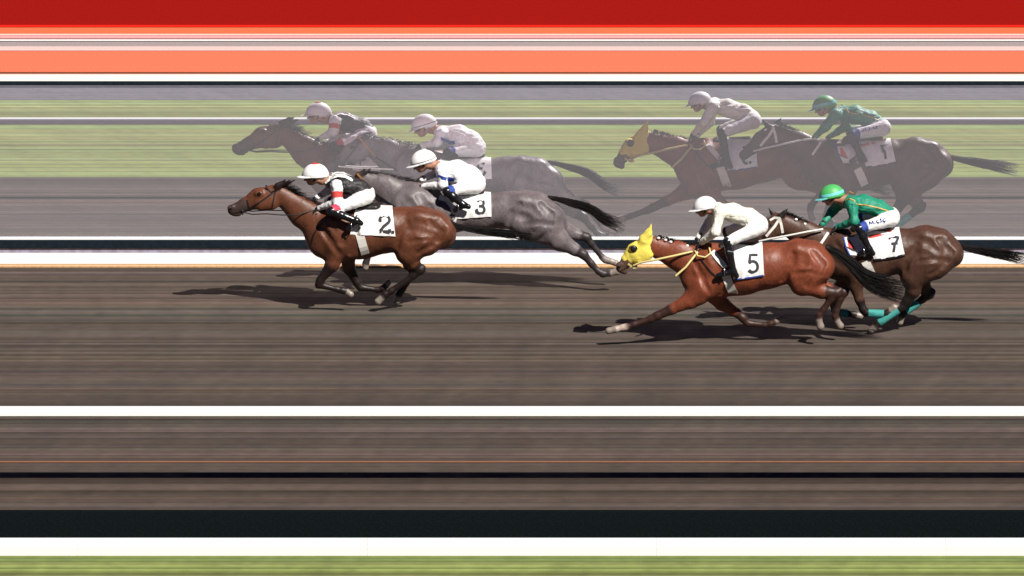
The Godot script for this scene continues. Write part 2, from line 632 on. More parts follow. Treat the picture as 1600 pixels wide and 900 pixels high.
# ------------------------------------------------------------------ the mirror and the boards above it
func build_mirror() -> void:
	var tilt := Basis(Vector3.RIGHT, deg_to_rad(-LEAN))
	var per := PPM * 0.991
	var ground_px := 405.0 + MIRROR_Z * 24.95
	var s := func(py: float) -> float: return (ground_px - py) / per
	var long := 17.0
	var mir := thing("finish_mirror", "long hazy finish line mirror in a black and white frame reflecting the horses", "mirror", Vector3(0, 0, MIRROR_Z))
	mir.basis = tilt
	var glass := mat(lin(0.90, 0.89, 0.96), 0.0, 0.895)
	var strip := func(called: String, y0: float, y1: float, thick: float, front: float, m: Material, parent: Node3D) -> void:
		var a: float = s.call(y1)
		var b: float = s.call(y0)
		part(called, box_mesh(Vector3(long, b - a, thick), 0.004), m, parent, Vector3(0, (a + b) * 0.5, front - thick * 0.5))
	var navy := grain(mat(lin(0.012, 0.018, 0.026), 0.6), 0.02, 0.8, 61, 1.0)
	strip.call("mirror_pane", 130.0, 373.0, 0.012, 0.0, glass, mir)
	strip.call("white_bead", 370.5, 374.6, 0.04, 0.03, M.white_paint, mir)
	strip.call("bottom_rail", 374.6, 387.0, 0.10, 0.045, navy, mir)
	strip.call("plinth_board", 395.0, 413.6, 0.05, 0.03, M.white_paint, mir)
	strip.call("skirt_board", 387.0, 395.0, 0.03, 0.015, grain(mat(lin(0.36, 0.33, 0.42), 0.35), 0.02, 0.7, 62, 0.6), mir)
	strip.call("top_rail", 127.0, 133.0, 0.08, 0.04, navy, mir)
	strip.call("back_panel", 118.0, 396.0, 0.02, -0.03, M.leather, mir)
	M.navy = navy
	navy.metallic_specular = 0.12
	var sign := thing("finish_board", "wide red, orange and white striped board mounted above the mirror", "board", Vector3(0, 0, MIRROR_Z) + tilt * Vector3(0, s.call(127.0), 0.0))
	sign.basis = tilt
	var down: float = s.call(127.0)
	var b := func(called: String, y0: float, y1: float, front: float, c: Color, sd: int) -> void:
		var lo: float = s.call(y1) - down
		var hi: float = s.call(y0) - down
		var paint := grain(mat(c, 0.6), 0.05, 0.93, sd, 1.2, 0.05)
		paint.metallic_specular = 0.12
		part(called, box_mesh(Vector3(long, hi - lo, 0.05), 0.003), paint, sign, Vector3(0, (lo + hi) * 0.5, front - 0.025))
	b.call("white_board", 116.6, 127.0, 0.030, lin(0.82, 0.81, 0.76), 71)
	b.call("dark_strip", 112.8, 116.6, 0.012, lin(0.30, 0.12, 0.08), 72)
	b.call("orange_board", 79.5, 112.8, 0.022, lin(0.80, 0.185, 0.105), 73)
	b.call("pink_strip", 73.0, 79.5, 0.028, lin(0.80, 0.52, 0.50), 74)
	b.call("grey_strip", 64.5, 73.0, 0.016, lin(0.34, 0.29, 0.30), 75)
	b.call("white_strip", 62.0, 64.5, 0.026, lin(0.82, 0.78, 0.78), 76)
	b.call("brown_strip", 60.5, 62.0, 0.016, lin(0.42, 0.25, 0.26), 77)
	b.call("pink_strip", 55.0, 60.5, 0.026, lin(0.80, 0.36, 0.36), 78)
	b.call("white_strip", 53.3, 55.0, 0.030, lin(0.82, 0.62, 0.58), 79)
	b.call("orange_board", 42.5, 53.3, 0.022, lin(0.80, 0.165, 0.075), 80)
	b.call("red_strip", 39.5, 42.5, 0.03, lin(0.80, 0.02, 0.012), 81)
	b.call("red_board", -40.0, 39.5, 0.022, lin(0.295, 0.008, 0.0055), 82)

# ------------------------------------------------------------------ helpers for the horses
var F: Field
var nets_of := {}

func hb(tag: int, x1: float, y1: float, r1: float, x2: float, y2: float, r2: float, k := 8.0, dz1 := 0.0, dz2 := 0.0, sz := 1.0) -> void:
	F.bone(P(x1, y1, dz1), P(x2, y2, dz2), R(r1), R(r2), R(k), tag, sz)

# a limb: rows of [x, y, radius, tag]; dz runs from d0 to d1
func limb(rows: Array, d0: float, d1: float, k := 4.0, sz := 0.9) -> void:
	for i in rows.size() - 1:
		var a: Array = rows[i]
		var b: Array = rows[i + 1]
		var t0 := minf(1.0, i / 1.5)
		var t1 := minf(1.0, (i + 1) / 1.5)
		hb(int(b[3]), a[0], a[1], a[2], b[0], b[1], b[2], k + (6.0 if i == 0 else 0.0), lerpf(d0, d1, t0), lerpf(d0, d1, t1), sz)

func both(tag: int, x1: float, y1: float, r1: float, x2: float, y2: float, r2: float, dz: float, k := 6.0, sz := 0.8) -> void:
	var a := P(x1, y1, dz)
	var b := P(x2, y2, dz)
	F.bone(a, b, R(r1), R(r2), R(k), tag, sz)
	F.bone(Vector3(a.x, a.y, -a.z), Vector3(b.x, b.y, -b.z), R(r1), R(r2), R(k), tag, sz)

# a shallow furrow on both flanks
func crease(pts: Array, r: float, deep: float) -> void:
	r *= 2.0
	deep *= 0.75
	var prev := [null, null]
	for p in pts:
		var q := on_side(F, p[0], p[1])
		for s in [0, 1]:
			var w := Vector3(q.x, q.y, q.z if s == 0 else -q.z)
			w.z += (R(r) - deep) * (1.0 if s == 0 else -1.0)
			if prev[s] != null:
				F.bone(prev[s], w, R(r), R(r), R(r * 0.9), 1, 1.0, true)
			prev[s] = w

# the muscles of the rump round one pixel and of the shoulder round another
func muscles(rx: float, ry: float, sx: float, sy: float) -> void:
	var grow := rng.randf_range(0.9, 1.15)
	var at := func(x: float, y: float, l: Array) -> Array:
		var o := []
		for p in l:
			o.append([x + p[0] * grow + rng.randf_range(-3, 3), y + p[1] * grow + rng.randf_range(-3, 3)])
		return o
	for l in [[[-22, -15], [-5, -11], [9, -1], [16, 9]], [[-26, 1], [-8, 2], [8, 9]], [[16, -14], [24, 0], [20, 14], [6, 24]]]:
		crease(at.call(rx, ry, l), 3.6, 0.0034)
	for l in [[[-13, -22], [-2, -6], [10, 9]], [[-22, -12], [-12, 4], [2, 17]], [[13, -20], [19, -4], [14, 14]]]:
		crease(at.call(sx, sy, l), 3.6, 0.0034)

# the point of the near flank that shows at a pixel
func on_side(f: Field, px: float, py: float, guess := 0.24) -> Vector3:
	var z := guess
	var p := P(px, py, z)
	for i in 3:
		var w := f.surf_z(p.x, p.y, 1)
		if is_nan(w):
			break
		z = w
		p = P(px, py, z)
	p.z = z
	return p

func open_field(x0: float, y0: float, x1: float, y1: float, zh: float, cell: float) -> void:
	var a := P(x0, y1, zh)
	var b := P(x1, y0, -zh)
	F = Field.new(Vector3(a.x, minf(a.y, P(x0, y1, -zh).y), -zh), Vector3(b.x, maxf(b.y, P(x1, y0, zh).y), zh), cell)

# colours of the tags, blended a little across their borders and mottled
func coat_colors(net: Dictionary, table: Dictionary, rounds: int, mottle: float, freq: float, sd: int, dapple := 0.0) -> PackedColorArray:
	var v: PackedVector3Array = net.verts
	var ids: PackedByteArray = net.ids
	var q: PackedInt32Array = net.quads
	var col := PackedColorArray()
	col.resize(v.size())
	for i in v.size():
		col[i] = table.get(ids[i], Color.MAGENTA)
	for r in rounds:
		var acc := col.duplicate()
		var cnt := PackedFloat32Array()
		cnt.resize(v.size())
		cnt.fill(1.0)
		for t in range(0, q.size(), 3):
			for e in 3:
				var a := q[t + e]
				var b := q[t + (e + 1) % 3]
				acc[a] += col[b]
				cnt[a] += 1.0
		for i in v.size():
			col[i] = acc[i] / cnt[i]
	var n := FastNoiseLite.new()
	n.seed = sd
	n.frequency = freq
	n.fractal_octaves = 3
	var cell := FastNoiseLite.new()
	cell.seed = sd + 3
	cell.noise_type = FastNoiseLite.TYPE_CELLULAR
	cell.frequency = 11.0
	for i in v.size():
		var k := 1.0 + mottle * n.get_noise_3dv(v[i])
		if dapple > 0 and ids[i] == 1:
			k *= 1.0 + dapple * (-cell.get_noise_3dv(v[i]) - 0.5)
		var c := col[i] * k
		c.a = 1.0
		col[i] = c
	return col

func close_horse(root: Node3D, table: Dictionary, sd: int, split: float, split_far: float, mottle := 0.22, dapple := 0.0) -> void:
	var n := FastNoiseLite.new()
	n.seed = sd
	n.frequency = 5.0
	n.fractal_octaves = 3
	F.ripple(n, 0.007, Vector3(1.1, 0.7, 1.0), 1)
	var vein := FastNoiseLite.new()
	vein.seed = sd + 1
	vein.frequency = 6.5
	vein.fractal_type = FastNoiseLite.FRACTAL_RIDGED
	vein.fractal_octaves = 2
	F.ripple(vein, 0.0013, Vector3(0.6, 1.0, 0.8), 1)
	var net := F.nets()
	var col := coat_colors(net, table, 3, mottle, 4.0, sd, dapple)
	part("body", pick(net, [1, 2, 4, 5, 6, 8], col), M.coat, root)
	for side in [1, -1]:
		for k in 2:
			var hoof := pick(net, [3], PackedColorArray(), side, -99.0 if k == 0 else (split if side > 0 else split_far), (split if side > 0 else split_far) if k == 0 else 99.0)
			if hoof:
				part("hoof", hoof, M.hoof, root)

# a draped sheet between two rows of pixels, over the back: top row on the spine, bottom row on the flanks
func drape_cloth(f: Field, top: Array, bottom: Array, off: float, nu := 14, nv := 14) -> ArrayMesh:
	var v := PackedVector3Array()
	var rows := nv * 2 + 1
	for i in nu + 1:
		var u := float(i) / nu
		var tp: Vector2 = Vector2(top[0], top[1]).lerp(Vector2(top[2], top[3]), u)
		var bp: Vector2 = Vector2(bottom[0], bottom[1]).lerp(Vector2(bottom[2], bottom[3]), u)
		var a := P(tp.x, tp.y, 0.0)
		var b := on_side(f, bp.x, bp.y)
		var ridge := f.surf_y(a.x, 0.0, 1) + off
		if is_nan(ridge):
			ridge = a.y
		for j in rows:
			var w := float(j - nv) / nv
			var t := w * w * 0.6 + absf(w) * 0.4
			var x := lerpf(a.x, b.x, t)
			var y := lerpf(ridge, b.y, t)
			var z := 0.0
			if j != nv:
				var s := 1 if w > 0 else -1
				z = f.surf_z(x, y - off * (1.0 - t), s)
				z = 0.0 if is_nan(z) else z + s * (off + (0.007 * sin(u * 15.0 + t * 4.0) + 0.004 * sin(u * 31.0 - t * 9.0)) * t * t + 0.004 * absf(sin(u * 5.0 + t * 9.0)) * t)
			v.append(Vector3(x, y, z))
	return grid_mesh(v, nu + 1, rows)

# a patch with four pixel corners laid on the near flank (side 1) or mirrored on the far one
func drape_quad(f: Field, c: Array, off: float, side := 1, nu := 8, nv := 8) -> ArrayMesh:
	var v := PackedVector3Array()
	for i in nu + 1:
		for j in nv + 1:
			var u := float(i) / nu
			var w := float(j) / nv
			var t: Vector2 = Vector2(c[0], c[1]).lerp(Vector2(c[2], c[3]), u)
			var b: Vector2 = Vector2(c[6], c[7]).lerp(Vector2(c[4], c[5]), u)
			var q := t.lerp(b, w)
			var p := on_side(f, q.x, q.y)
			v.append(Vector3(p.x, p.y, (p.z + off) * side))
	return grid_mesh(v, nu + 1, nv + 1)

# a sheet of points with a hem 4 mm deep, so that it has an edge
func grid_mesh(v: PackedVector3Array, n: int, m: int) -> ArrayMesh:
	var st := SurfaceTool.new()
	st.begin(Mesh.PRIMITIVE_TRIANGLES)
	var norm := PackedVector3Array()
	norm.resize(v.size())
	for i in n:
		for j in m:
			var du := v[mini(i + 1, n - 1) * m + j] - v[maxi(i - 1, 0) * m + j]
			var dv := v[i * m + mini(j + 1, m - 1)] - v[i * m + maxi(j - 1, 0)]
			var nn := du.cross(dv).normalized()
			var out := Vector3(0, 0.15, signf(v[i * m + j].z))
			norm[i * m + j] = nn if nn.dot(out) > 0 else -nn
	for i in n - 1:
		for j in m - 1:
			for e in [i * m + j, (i + 1) * m + j, (i + 1) * m + j + 1, i * m + j, (i + 1) * m + j + 1, i * m + j + 1]:
				st.set_normal(norm[e])
				st.add_vertex(v[e])
	var edge := PackedInt32Array()
	for j in m:
		edge.append(j)
	for i in range(1, n):
		edge.append(i * m + m - 1)
	for j in range(m - 2, -1, -1):
		edge.append((n - 1) * m + j)
	for i in range(n - 2, 0, -1):
		edge.append(i * m)
	for e in edge.size():
		var p := edge[e]
		var q := edge[(e + 1) % edge.size()]
		var a := v[p]
		var b := v[q]
		var c := b - norm[q] * 0.006
		var d := a - norm[p] * 0.006
		st.set_normal((b - a).cross(norm[p]).normalized())
		for w in [a, b, c, a, c, d]:
			st.add_vertex(w)
	return st.commit()

# a strap laid along pixels [x, y] on one flank (or given a z of its own as a third number)
func strap(f: Field, pts: Array, wide: float, off: float, side := 1, thick := 0.006) -> ArrayMesh:
	var st := SurfaceTool.new()
	st.begin(Mesh.PRIMITIVE_TRIANGLES)
	add_strap(st, f, pts, wide, off, side, thick)
	return st.commit()

func add_strap(st: SurfaceTool, f: Field, pts: Array, wide: float, off: float, side := 1, thick := 0.006, fine := 5.0) -> void:
	var line := []
	for i in pts.size() - 1:
		var a := Vector2(pts[i][0], pts[i][1])
		var b := Vector2(pts[i + 1][0], pts[i + 1][1])
		var n := maxi(1, int(a.distance_to(b) / fine))
		for j in n:
			line.append(a.lerp(b, float(j) / n))
	line.append(Vector2(pts[-1][0], pts[-1][1]))
	var rings := []
	for i in line.size():
		var t: Vector2 = (line[mini(i + 1, line.size() - 1)] - line[maxi(i - 1, 0)]).normalized()
		var w := Vector2(-t.y, t.x) * wide * 0.5
		var ring := []
		for e in [[-1, -thick], [-1, thick], [1, thick], [1, -thick]]:
			var q: Vector2 = line[i] + w * e[0]
			var p := on_side(f, q.x, q.y, 0.05)
			ring.append(Vector3(p.x, p.y, (p.z + off + e[1]) * side))
		rings.append(ring)
	for i in rings.size() - 1:
		for s in 4:
			var a: Vector3 = rings[i][s]
			var b: Vector3 = rings[i][(s + 1) % 4]
			var c: Vector3 = rings[i + 1][(s + 1) % 4]
			var d: Vector3 = rings[i + 1][s]
			var nn := (c - a).cross(d - b).normalized()
			var mid: Vector3 = (rings[i][0] + rings[i][2]) * 0.5
			if nn.dot((a + b) * 0.5 - mid) < 0:
				nn = -nn
			st.set_normal(nn)
			for w in [a, b, c, a, c, d]:
				st.add_vertex(w)

# a printed figure made of broad strokes, read the right way round on either flank; strokes are in a box 10 wide and 14 high
func figure(f: Field, which: String, cx: float, cy: float, w: float, h: float, bold: float, off: float, side: int) -> ArrayMesh:
	var strokes := []
	match which:
		"2":
			var a := []
			for i in 13:
				var t := deg_to_rad(200.0 - 235.0 * i / 12.0)
				a.append([5.0 + 4.0 * cos(t), 4.0 - 3.4 * sin(t)])
			a.append([4.2, 9.2])
			a.append([1.4, 12.6])
			strokes = [a, [[0.9, 13.2], [9.3, 13.2]], [[9.2, 13.6], [9.2, 11.2]], [[0.9, 4.6], [2.6, 4.6]]]
		"3":
			var a := []
			for i in 11:
				var t := deg_to_rad(160.0 - 245.0 * i / 10.0)
				a.append([4.8 + 3.4 * cos(t), 3.8 - 3.2 * sin(t)])
			var b := []
			for i in 13:
				var t := deg_to_rad(85.0 - 265.0 * i / 12.0)
				b.append([4.8 + 4.2 * cos(t), 10.0 - 3.7 * sin(t)])
			strokes = [a, b, [[3.2, 6.7], [5.6, 6.7]], [[0.5, 10.6], [2.4, 10.2]]]
		"5":
			var a := [[8.8, 0.8], [2.2, 0.8], [1.7, 6.6]]
			for i in 14:
				var t := deg_to_rad(140.0 - 285.0 * i / 13.0)
				a.append([4.7 + 4.2 * cos(t), 9.4 - 4.0 * sin(t)])
			strokes = [a]
		"7":
			strokes = [[[0.8, 3.0], [0.8, 1.0], [9.2, 1.0], [5.6, 7.4], [4.6, 13.6]], [[2.4, 6.6], [8.4, 6.2]]]
		"1":
			strokes = [[[4.0, 2.0], [6.0, 1.0], [6.0, 13.2]], [[3.0, 13.2], [9.0, 13.2]]]
	var st := SurfaceTool.new()
	st.begin(Mesh.PRIMITIVE_TRIANGLES)
	for s in strokes:
		var line := []
		for p in s:
			var ux: float = (p[0] - 5.0) / 10.0 * w
			line.append([cx + (ux if side > 0 else -ux), cy + (p[1] - 7.0) / 14.0 * h])
		add_strap(st, f, line, bold, off, side, 0.003, 2.5)
	return st.commit()

# lettering laid on a surface
func lettering(f: Field, text: String, cx: float, cy: float, w: float, h: float, slope: float, off: float, side: int) -> ArrayMesh:
	var tm := TextMesh.new()
	tm.text = text
	var font := SystemFont.new()
	font.font_names = PackedStringArray(["Droid Sans"])
	font.font_weight = 700
	tm.font = font
	tm.font_size = 32
	tm.pixel_size = 0.01
	tm.depth = 0.02
	var box := tm.get_aabb()
	var src := tm.get_mesh_arrays()
	var v: PackedVector3Array = src[Mesh.ARRAY_VERTEX]
	var n: PackedVector3Array = src[Mesh.ARRAY_NORMAL]
	for i in v.size():
		var q := Vector2((v[i].x - box.get_center().x) / box.size.x * w, -(v[i].y - box.get_center().y) / box.size.y * h).rotated(slope)
		if side < 0:
			q.x = -q.x
			q = Vector2((v[i].x - box.get_center().x) / box.size.x * w, -(v[i].y - box.get_center().y) / box.size.y * h)
			q.x = -q.x
			q = q.rotated(slope)
		var p := on_side(f, cx + q.x, cy + q.y)
		v[i] = Vector3(p.x, p.y, (p.z + off + v[i].z * 0.15) * side)
		n[i].z *= side
	return arrays(v, n, src[Mesh.ARRAY_INDEX])

# hair: tapered locks along curves
func add_lock(st: SurfaceTool, a: Vector3, d: Vector3, fall: Vector3, length: float, r: float, wave: float) -> void:
	var pts := []
	var rad := []
	var ph := rng.randf() * TAU
	for i in 6:
		var t := i / 5.0
		pts.append(a + d * length * t + fall * length * t * t + Vector3(0, sin(ph + t * 5.0), cos(ph + t * 4.0)) * wave * t)
		rad.append(r * (1.0 - t * 0.92))
	add_tube(st, pts, rad, 4)

func mane_mesh(pts: Array, count: int, length: float, dir: Vector3, fall: Vector3, r: float) -> ArrayMesh:
	var st := SurfaceTool.new()
	st.begin(Mesh.PRIMITIVE_TRIANGLES)
	for i in count * 2:
		var t := rng.randf() * (pts.size() - 1)
		var k := mini(int(t), pts.size() - 2)
		var p := Vector2(pts[k][0], pts[k][1]).lerp(Vector2(pts[k + 1][0], pts[k + 1][1]), t - k)
		var a := P(p.x + rng.randf_range(-2, 2), p.y + rng.randf_range(-1, 3), rng.randf_range(-0.03, 0.03))
		var dd := (dir + Vector3(rng.randf_range(-0.3, 0.3), rng.randf_range(-0.3, 0.35), rng.randf_range(-0.45, 0.45))).normalized()
		add_lock(st, a, dd, fall * rng.randf_range(0.3, 1.2), length * rng.randf_range(0.5, 1.15), r * rng.randf_range(0.35, 0.75), 0.02)
	return st.commit()

# a tail: locks round a curve of pixels that spread towards the end
func tail_mesh(pts: Array, count: int, spread: float, thick: float) -> ArrayMesh:
	var st := SurfaceTool.new()
	st.begin(Mesh.PRIMITIVE_TRIANGLES)
	var c := Curve3D.new()
	for p in pts:
		c.add_point(P(p[0], p[1], p[2] if p.size() > 2 else 0.0))
	for i in range(1, pts.size() - 1):
		var h := (c.get_point_position(i + 1) - c.get_point_position(i - 1)) * 0.18
		c.set_point_in(i, -h)
		c.set_point_out(i, h)
	var whole := c.get_baked_length()
	for i in count * 2:
		var from := rng.randf() * 0.35 * whole
		var to := whole * rng.randf_range(0.45, 1.0)
		if to < from + 0.15:
			to = from + 0.15
		var o := Vector3(rng.randf_range(-1, 1) * 0.3, rng.randf_range(-1, 1), rng.randf_range(-1, 1))
		var ph := rng.randf() * TAU
		var line := []
		var rad := []
		for j in 9:
			var t := j / 8.0
			var s := lerpf(from, to, t)
			var g := s / whole
			line.append(c.sample_baked(s) + o * (thick * 0.6 + spread * g) + Vector3(0, sin(ph + t * 6.0), cos(ph + t * 5.0)) * 0.016 * t)
			rad.append(0.0055 * (1.0 - 0.85 * t))
		add_tube(st, line, rad, 4)
	var core := []
	var cr := []
	for j in 8:
		var t := j / 7.0
		core.append(c.sample_baked(whole * 0.6 * t))
		cr.append(thick * (1.0 - 0.8 * t))
	add_tube(st, core, cr, 8)
	return st.commit()

func eyes_on(root: Node3D, px: float, py: float, r := 0.022) -> void:
	var p := on_side(F, px, py, 0.08)
	for s in [1, -1]:
		part("eye", ball(Vector3(r * 1.35, r, r * 0.8), 8), M.eye, root, Vector3(p.x, p.y, (p.z - r * 0.25) * s))

func straps(root: Node3D, called: String, f: Field, pts: Array, wide: float, off: float, m: Material) -> void:
	for s in [1, -1]:
		part(called, strap(f, pts, wide, off, s), m, root)

# a line through pixels at given depths on both sides (a rein, a strap that hangs free)
func reins(root: Node3D, called: String, pts: Array, r: float, m: Material) -> void:
	for s in [1.0, -1.0]:
		var line := []
		for p in pts:
			var q := P(p[0], p[1], p[2])
			line.append(Vector3(q.x, q.y, q.z * s))
		part(called, tube(line, [r], 6), m, root)

# nostril and the line of the mouth, on both sides
func muzzle(root: Node3D, nx: float, ny: float, mouth: Array) -> void:
	var p := on_side(F, nx, ny, 0.04)
	for s in [1, -1]:
		part("nostril", ball(Vector3(0.021, 0.014, 0.009), 7), M.eye, root, Vector3(p.x, p.y, (p.z - 0.002) * s))
	straps(root, "mouth_line", F, mouth, 1.1, -0.003, M.eye)

# ------------------------------------------------------------------ riders
var hand_mesh: ArrayMesh

func make_hand() -> void:
	var f := Field.new(Vector3(-0.16, -0.09, -0.08), Vector3(0.06, 0.07, 0.08), 0.0045)
	f.bone(Vector3(0.03, 0.0, 0), Vector3(-0.03, 0.008, 0), 0.024, 0.026, 0.01, 1, 1.0)
	f.bone(Vector3(-0.025, 0.008, -0.018), Vector3(-0.07, 0.01, -0.028), 0.017, 0.014, 0.012, 1)
	f.bone(Vector3(-0.025, 0.008, 0.018), Vector3(-0.07, 0.01, 0.028), 0.017, 0.014, 0.012, 1)
	for i in 4:
		var z := -0.031 + 0.0205 * i
		var l: float = [0.86, 1.0, 1.04, 0.92][i]
		var k := [Vector3(-0.066, 0.012, z), Vector3(-0.066 - 0.036 * l, 0.0, z), Vector3(-0.066 - 0.030 * l, -0.03 * l, z), Vector3(-0.058, -0.036 * l, z)]
		for j in 3:
			f.bone(k[j], k[j + 1], 0.0098 - 0.0006 * j, 0.0092 - 0.0006 * j, 0.003, 1)
	f.bone(Vector3(-0.01, -0.004, 0.022), Vector3(-0.048, -0.016, 0.046), 0.0125, 0.011, 0.008, 1)
	f.bone(Vector3(-0.048, -0.016, 0.046), Vector3(-0.084, -0.026, 0.040), 0.0108, 0.009, 0.003, 1)
	var net := f.nets()
	hand_mesh = arrays(net.verts, net.norms, net.quads)

# s: helm [x, y of the rim's middle, tilt], torso rows [x, y, radius], arm and leg points, and what each is made of
func rider(s: Dictionary) -> Node3D:
	var root := thing("person", s.label, "person", org, "riders of the race")
	var keep := F
	open_field(s.box[0], s.box[1], s.box[2], s.box[3], 0.47, 0.0115)
	var t: Array = s.torso
	for i in t.size() - 1:
		var tag: int = 3 if i >= t.size() - 2 else 2
		hb(tag, t[i][0], t[i][1], t[i][2], t[i + 1][0], t[i + 1][1], t[i + 1][2], 5.0, 0, 0, t[i][3])
	var bx: float = s.helm[0]
	var by: float = s.helm[1]
	var tilt: float = deg_to_rad(s.helm[2])
	var turn := Basis(Vector3.BACK, tilt)
	var base := P(bx, by, 0.0)
	# neck
	var nk := base + turn * Vector3(R(9), -R(6), 0)
	F.bone(nk, P(t[0][0], t[0][1], 0), R(7.5), R(9), R(5), 1, 0.95)
	# arms
	for sd in [1.0, -1.0]:
		var arm: Array = s.arm if sd > 0 or not s.has("arm_far") else s.arm_far
		var q := []
		for i in 3:
			var p := P(arm[i][0], arm[i][1], [0.165, 0.235, 0.075][i])
			q.append(Vector3(p.x, p.y, p.z * sd))
		F.bone(Vector3(q[0].x, q[0].y, q[0].z * 0.55), q[0], R(10), R(9.0), R(6), 2)
		if s.has("band"):
			var m1: Vector3 = q[0].lerp(q[1], 0.45)
			var m2: Vector3 = q[0].lerp(q[1], 0.66)
			F.bone(q[0], m1, R(9.4), R(8.4), R(4), 5)
			F.bone(m1, m2, R(8.7), R(8.4), R(1.5), 6)
			F.bone(m2, q[1], R(8.2), R(7.4), R(2), 5)
		else:
			F.bone(q[0], q[1], R(9.0), R(7.2), R(5), 5)
		F.bone(q[1], q[2], R(7.4), R(4.6), R(4), 5)
	# legs
	for sd in [1.0, -1.0]:
		var l: Array = s.leg
		var q := []
		for i in l.size():
			var p := P(l[i][0], l[i][1], [0.11, 0.335, 0.345, 0.335, 0.345][i])
			q.append(Vector3(p.x, p.y, p.z * sd))
		var r: Array = s.leg_r
		var mk: Vector3 = q[0].lerp(q[1], 0.76)
		var mp: Vector3 = q[0].lerp(q[1], 0.93)
		F.bone(q[0], mk, R(r[0]), R(lerpf(r[0], r[1], 0.75)), R(6), 3)
		F.bone(mk, mp, R(lerpf(r[0], r[1], 0.75)), R(r[1]), R(3), 7)
		F.bone(mp, q[1], R(r[1] * 0.97), R(r[1] * 0.93), R(2), 4)
		F.bone(q[1], q[1].lerp(q[2], 0.4), R(r[1] * 0.93), R(r[1] * 0.85), R(3), 4)
		F.bone(q[1].lerp(q[2], 0.4), q[2], R(r[1] * 0.88), R(5.0), R(3), 4)
		F.bone(q[2], q[3], R(4.8), R(3.6), R(3), 4)
		F.bone(q[2], q[4], R(4.6), R(4.2), R(3), 4)
	var cl := FastNoiseLite.new()
	cl.seed = int(bx)
	cl.frequency = 9.0
	cl.fractal_octaves = 2
	var fold := FastNoiseLite.new()
	fold.seed = int(by)
	fold.frequency = 7.0
	fold.fractal_type = FastNoiseLite.FRACTAL_RIDGED
	fold.fractal_octaves = 2
	F.ripple(fold, 0.007, Vector3(0.7, 1.5, 1.0), 2)
	F.ripple(fold, 0.006, Vector3(1.3, 0.9, 1.0), 5)
	F.ripple(fold, 0.004, Vector3(1.2, 1.2, 1.0), 3)
	F.ripple(cl, 0.008, Vector3(0.8, 1.3, 1.0), 2)
	F.ripple(cl, 0.008, Vector3(1.2, 0.8, 1.0), 5)
	F.ripple(cl, 0.005, Vector3(0.7, 1.3, 1.0), 3)
	var net := F.nets()
	# the head, on a finer grid
	var h := Field.new(Vector3(-0.26, -0.19, -0.15), Vector3(0.22, 0.17, 0.15), 0.005)
	var hk: float = s.get("head", 1.0)
	var hp := func(u: float, v: float, w := 0.0) -> Vector3: return turn * Vector3(-R(u) * hk, R(v) * hk, w)
	var hbone := func(u1: float, v1: float, r1: float, u2: float, v2: float, r2: float, k := 3.0, w1 := 0.0, w2 := 0.0, sz := 1.0) -> void:
		h.bone(hp.call(u1, v1, w1), hp.call(u2, v2, w2), R(r1) * hk, R(r2) * hk, R(k), 1, sz)
	hbone.call(1, 4, 13.0, -4, 3, 12.5, 4.0, 0, 0, 0.78)
	hbone.call(7, -4, 7.6, 6.5, -8, 6.4, 4.0, 0, 0, 0.95)
	hbone.call(9.5, -11.5, 3.4, 6, -10.5, 4.2, 3.0, 0, 0, 1.1)
	hbone.call(14.2, -2.2, 1.7, 16.8, -6.2, 1.9, 1.6)
	hbone.call(14.6, -6.6, 1.5, 14.2, -6.6, 1.5, 1.2, 0.012, 0.012)
	hbone.call(14.6, -6.6, 1.5, 14.2, -6.6, 1.5, 1.2, -0.012, -0.012)
	hbone.call(13.0, -8.8, 1.5, 12.6, -8.9, 1.5, 1.0, 0.014, -0.014)
	hbone.call(12.4, -10.3, 1.5, 12.1, -10.4, 1.5, 1.0, 0.012, -0.012)
	for w in [0.058, -0.058]:
		hbone.call(-4, -6, 4.4, 6, -10.5, 3.2, 3.0, w, w * 0.4)
		hbone.call(9.5, -4.5, 3.0, 6, -4.5, 3.2, 3.0, w * 0.62, w * 0.8)
		hbone.call(-6.0, -2.5, 2.2, -5.0, -6.0, 1.6, 1.0, w * 1.4, w * 1.3)
		hbone.call(12.0, 0.6, 1.6, 8.5, 1.0, 1.7, 2.0, w * 0.3, w * 0.9)
	hbone.call(-5, -4, 7.4, -9, -8, 7.6, 4.0)
	var hn := h.nets()
	for i in hn.verts.size():
		hn.verts[i] += base
	var st := SurfaceTool.new()
	var skin := pick(net, [1])
	st.append_from(arrays(hn.verts, hn.norms, hn.quads), 0, Transform3D.IDENTITY)
	if skin:
		st.append_from(skin, 0, Transform3D.IDENTITY)
	part("body", st.commit(), M.skin, root)
	part("jacket", pick(net, [2]), s.jacket, root)
	part("breeches", pick(net, [3]), s.breeches, root)
	var none := PackedColorArray()
	for sd in [1, -1]:
		part("sleeve", pick(net, [5], none, sd), s.sleeve, root)
		if s.has("band"):
			part("sleeve_band", pick(net, [6], none, sd), s.band, root)
		part("knee_patch", pick(net, [7], none, sd), s.patch, root)
		part("boot", pick(net, [4], none, sd), M.boot, root)
	# helmet with its peak
	var hr := Vector3(R(21) * hk, R(19.5) * hk, 0.128)
	var hs := SurfaceTool.new()
	hs.begin(Mesh.PRIMITIVE_TRIANGLES)
	add_dome(hs, base + turn * Vector3(0, -R(0.5), 0), hr, -0.02, PI / 2, 0, TAU, 12, turn)
	add_dome(hs, base + turn * Vector3(R(3), -R(0.5), 0), Vector3(R(17.5), R(6.5), 0.112), -PI / 2, 0.0, deg_to_rad(80), deg_to_rad(280), 6, turn)
	var cap := part("helmet", hs.commit(), s.cap, root)
	var ps := SurfaceTool.new()
	ps.begin(Mesh.PRIMITIVE_TRIANGLES)
	var n := 14
	var ring := []
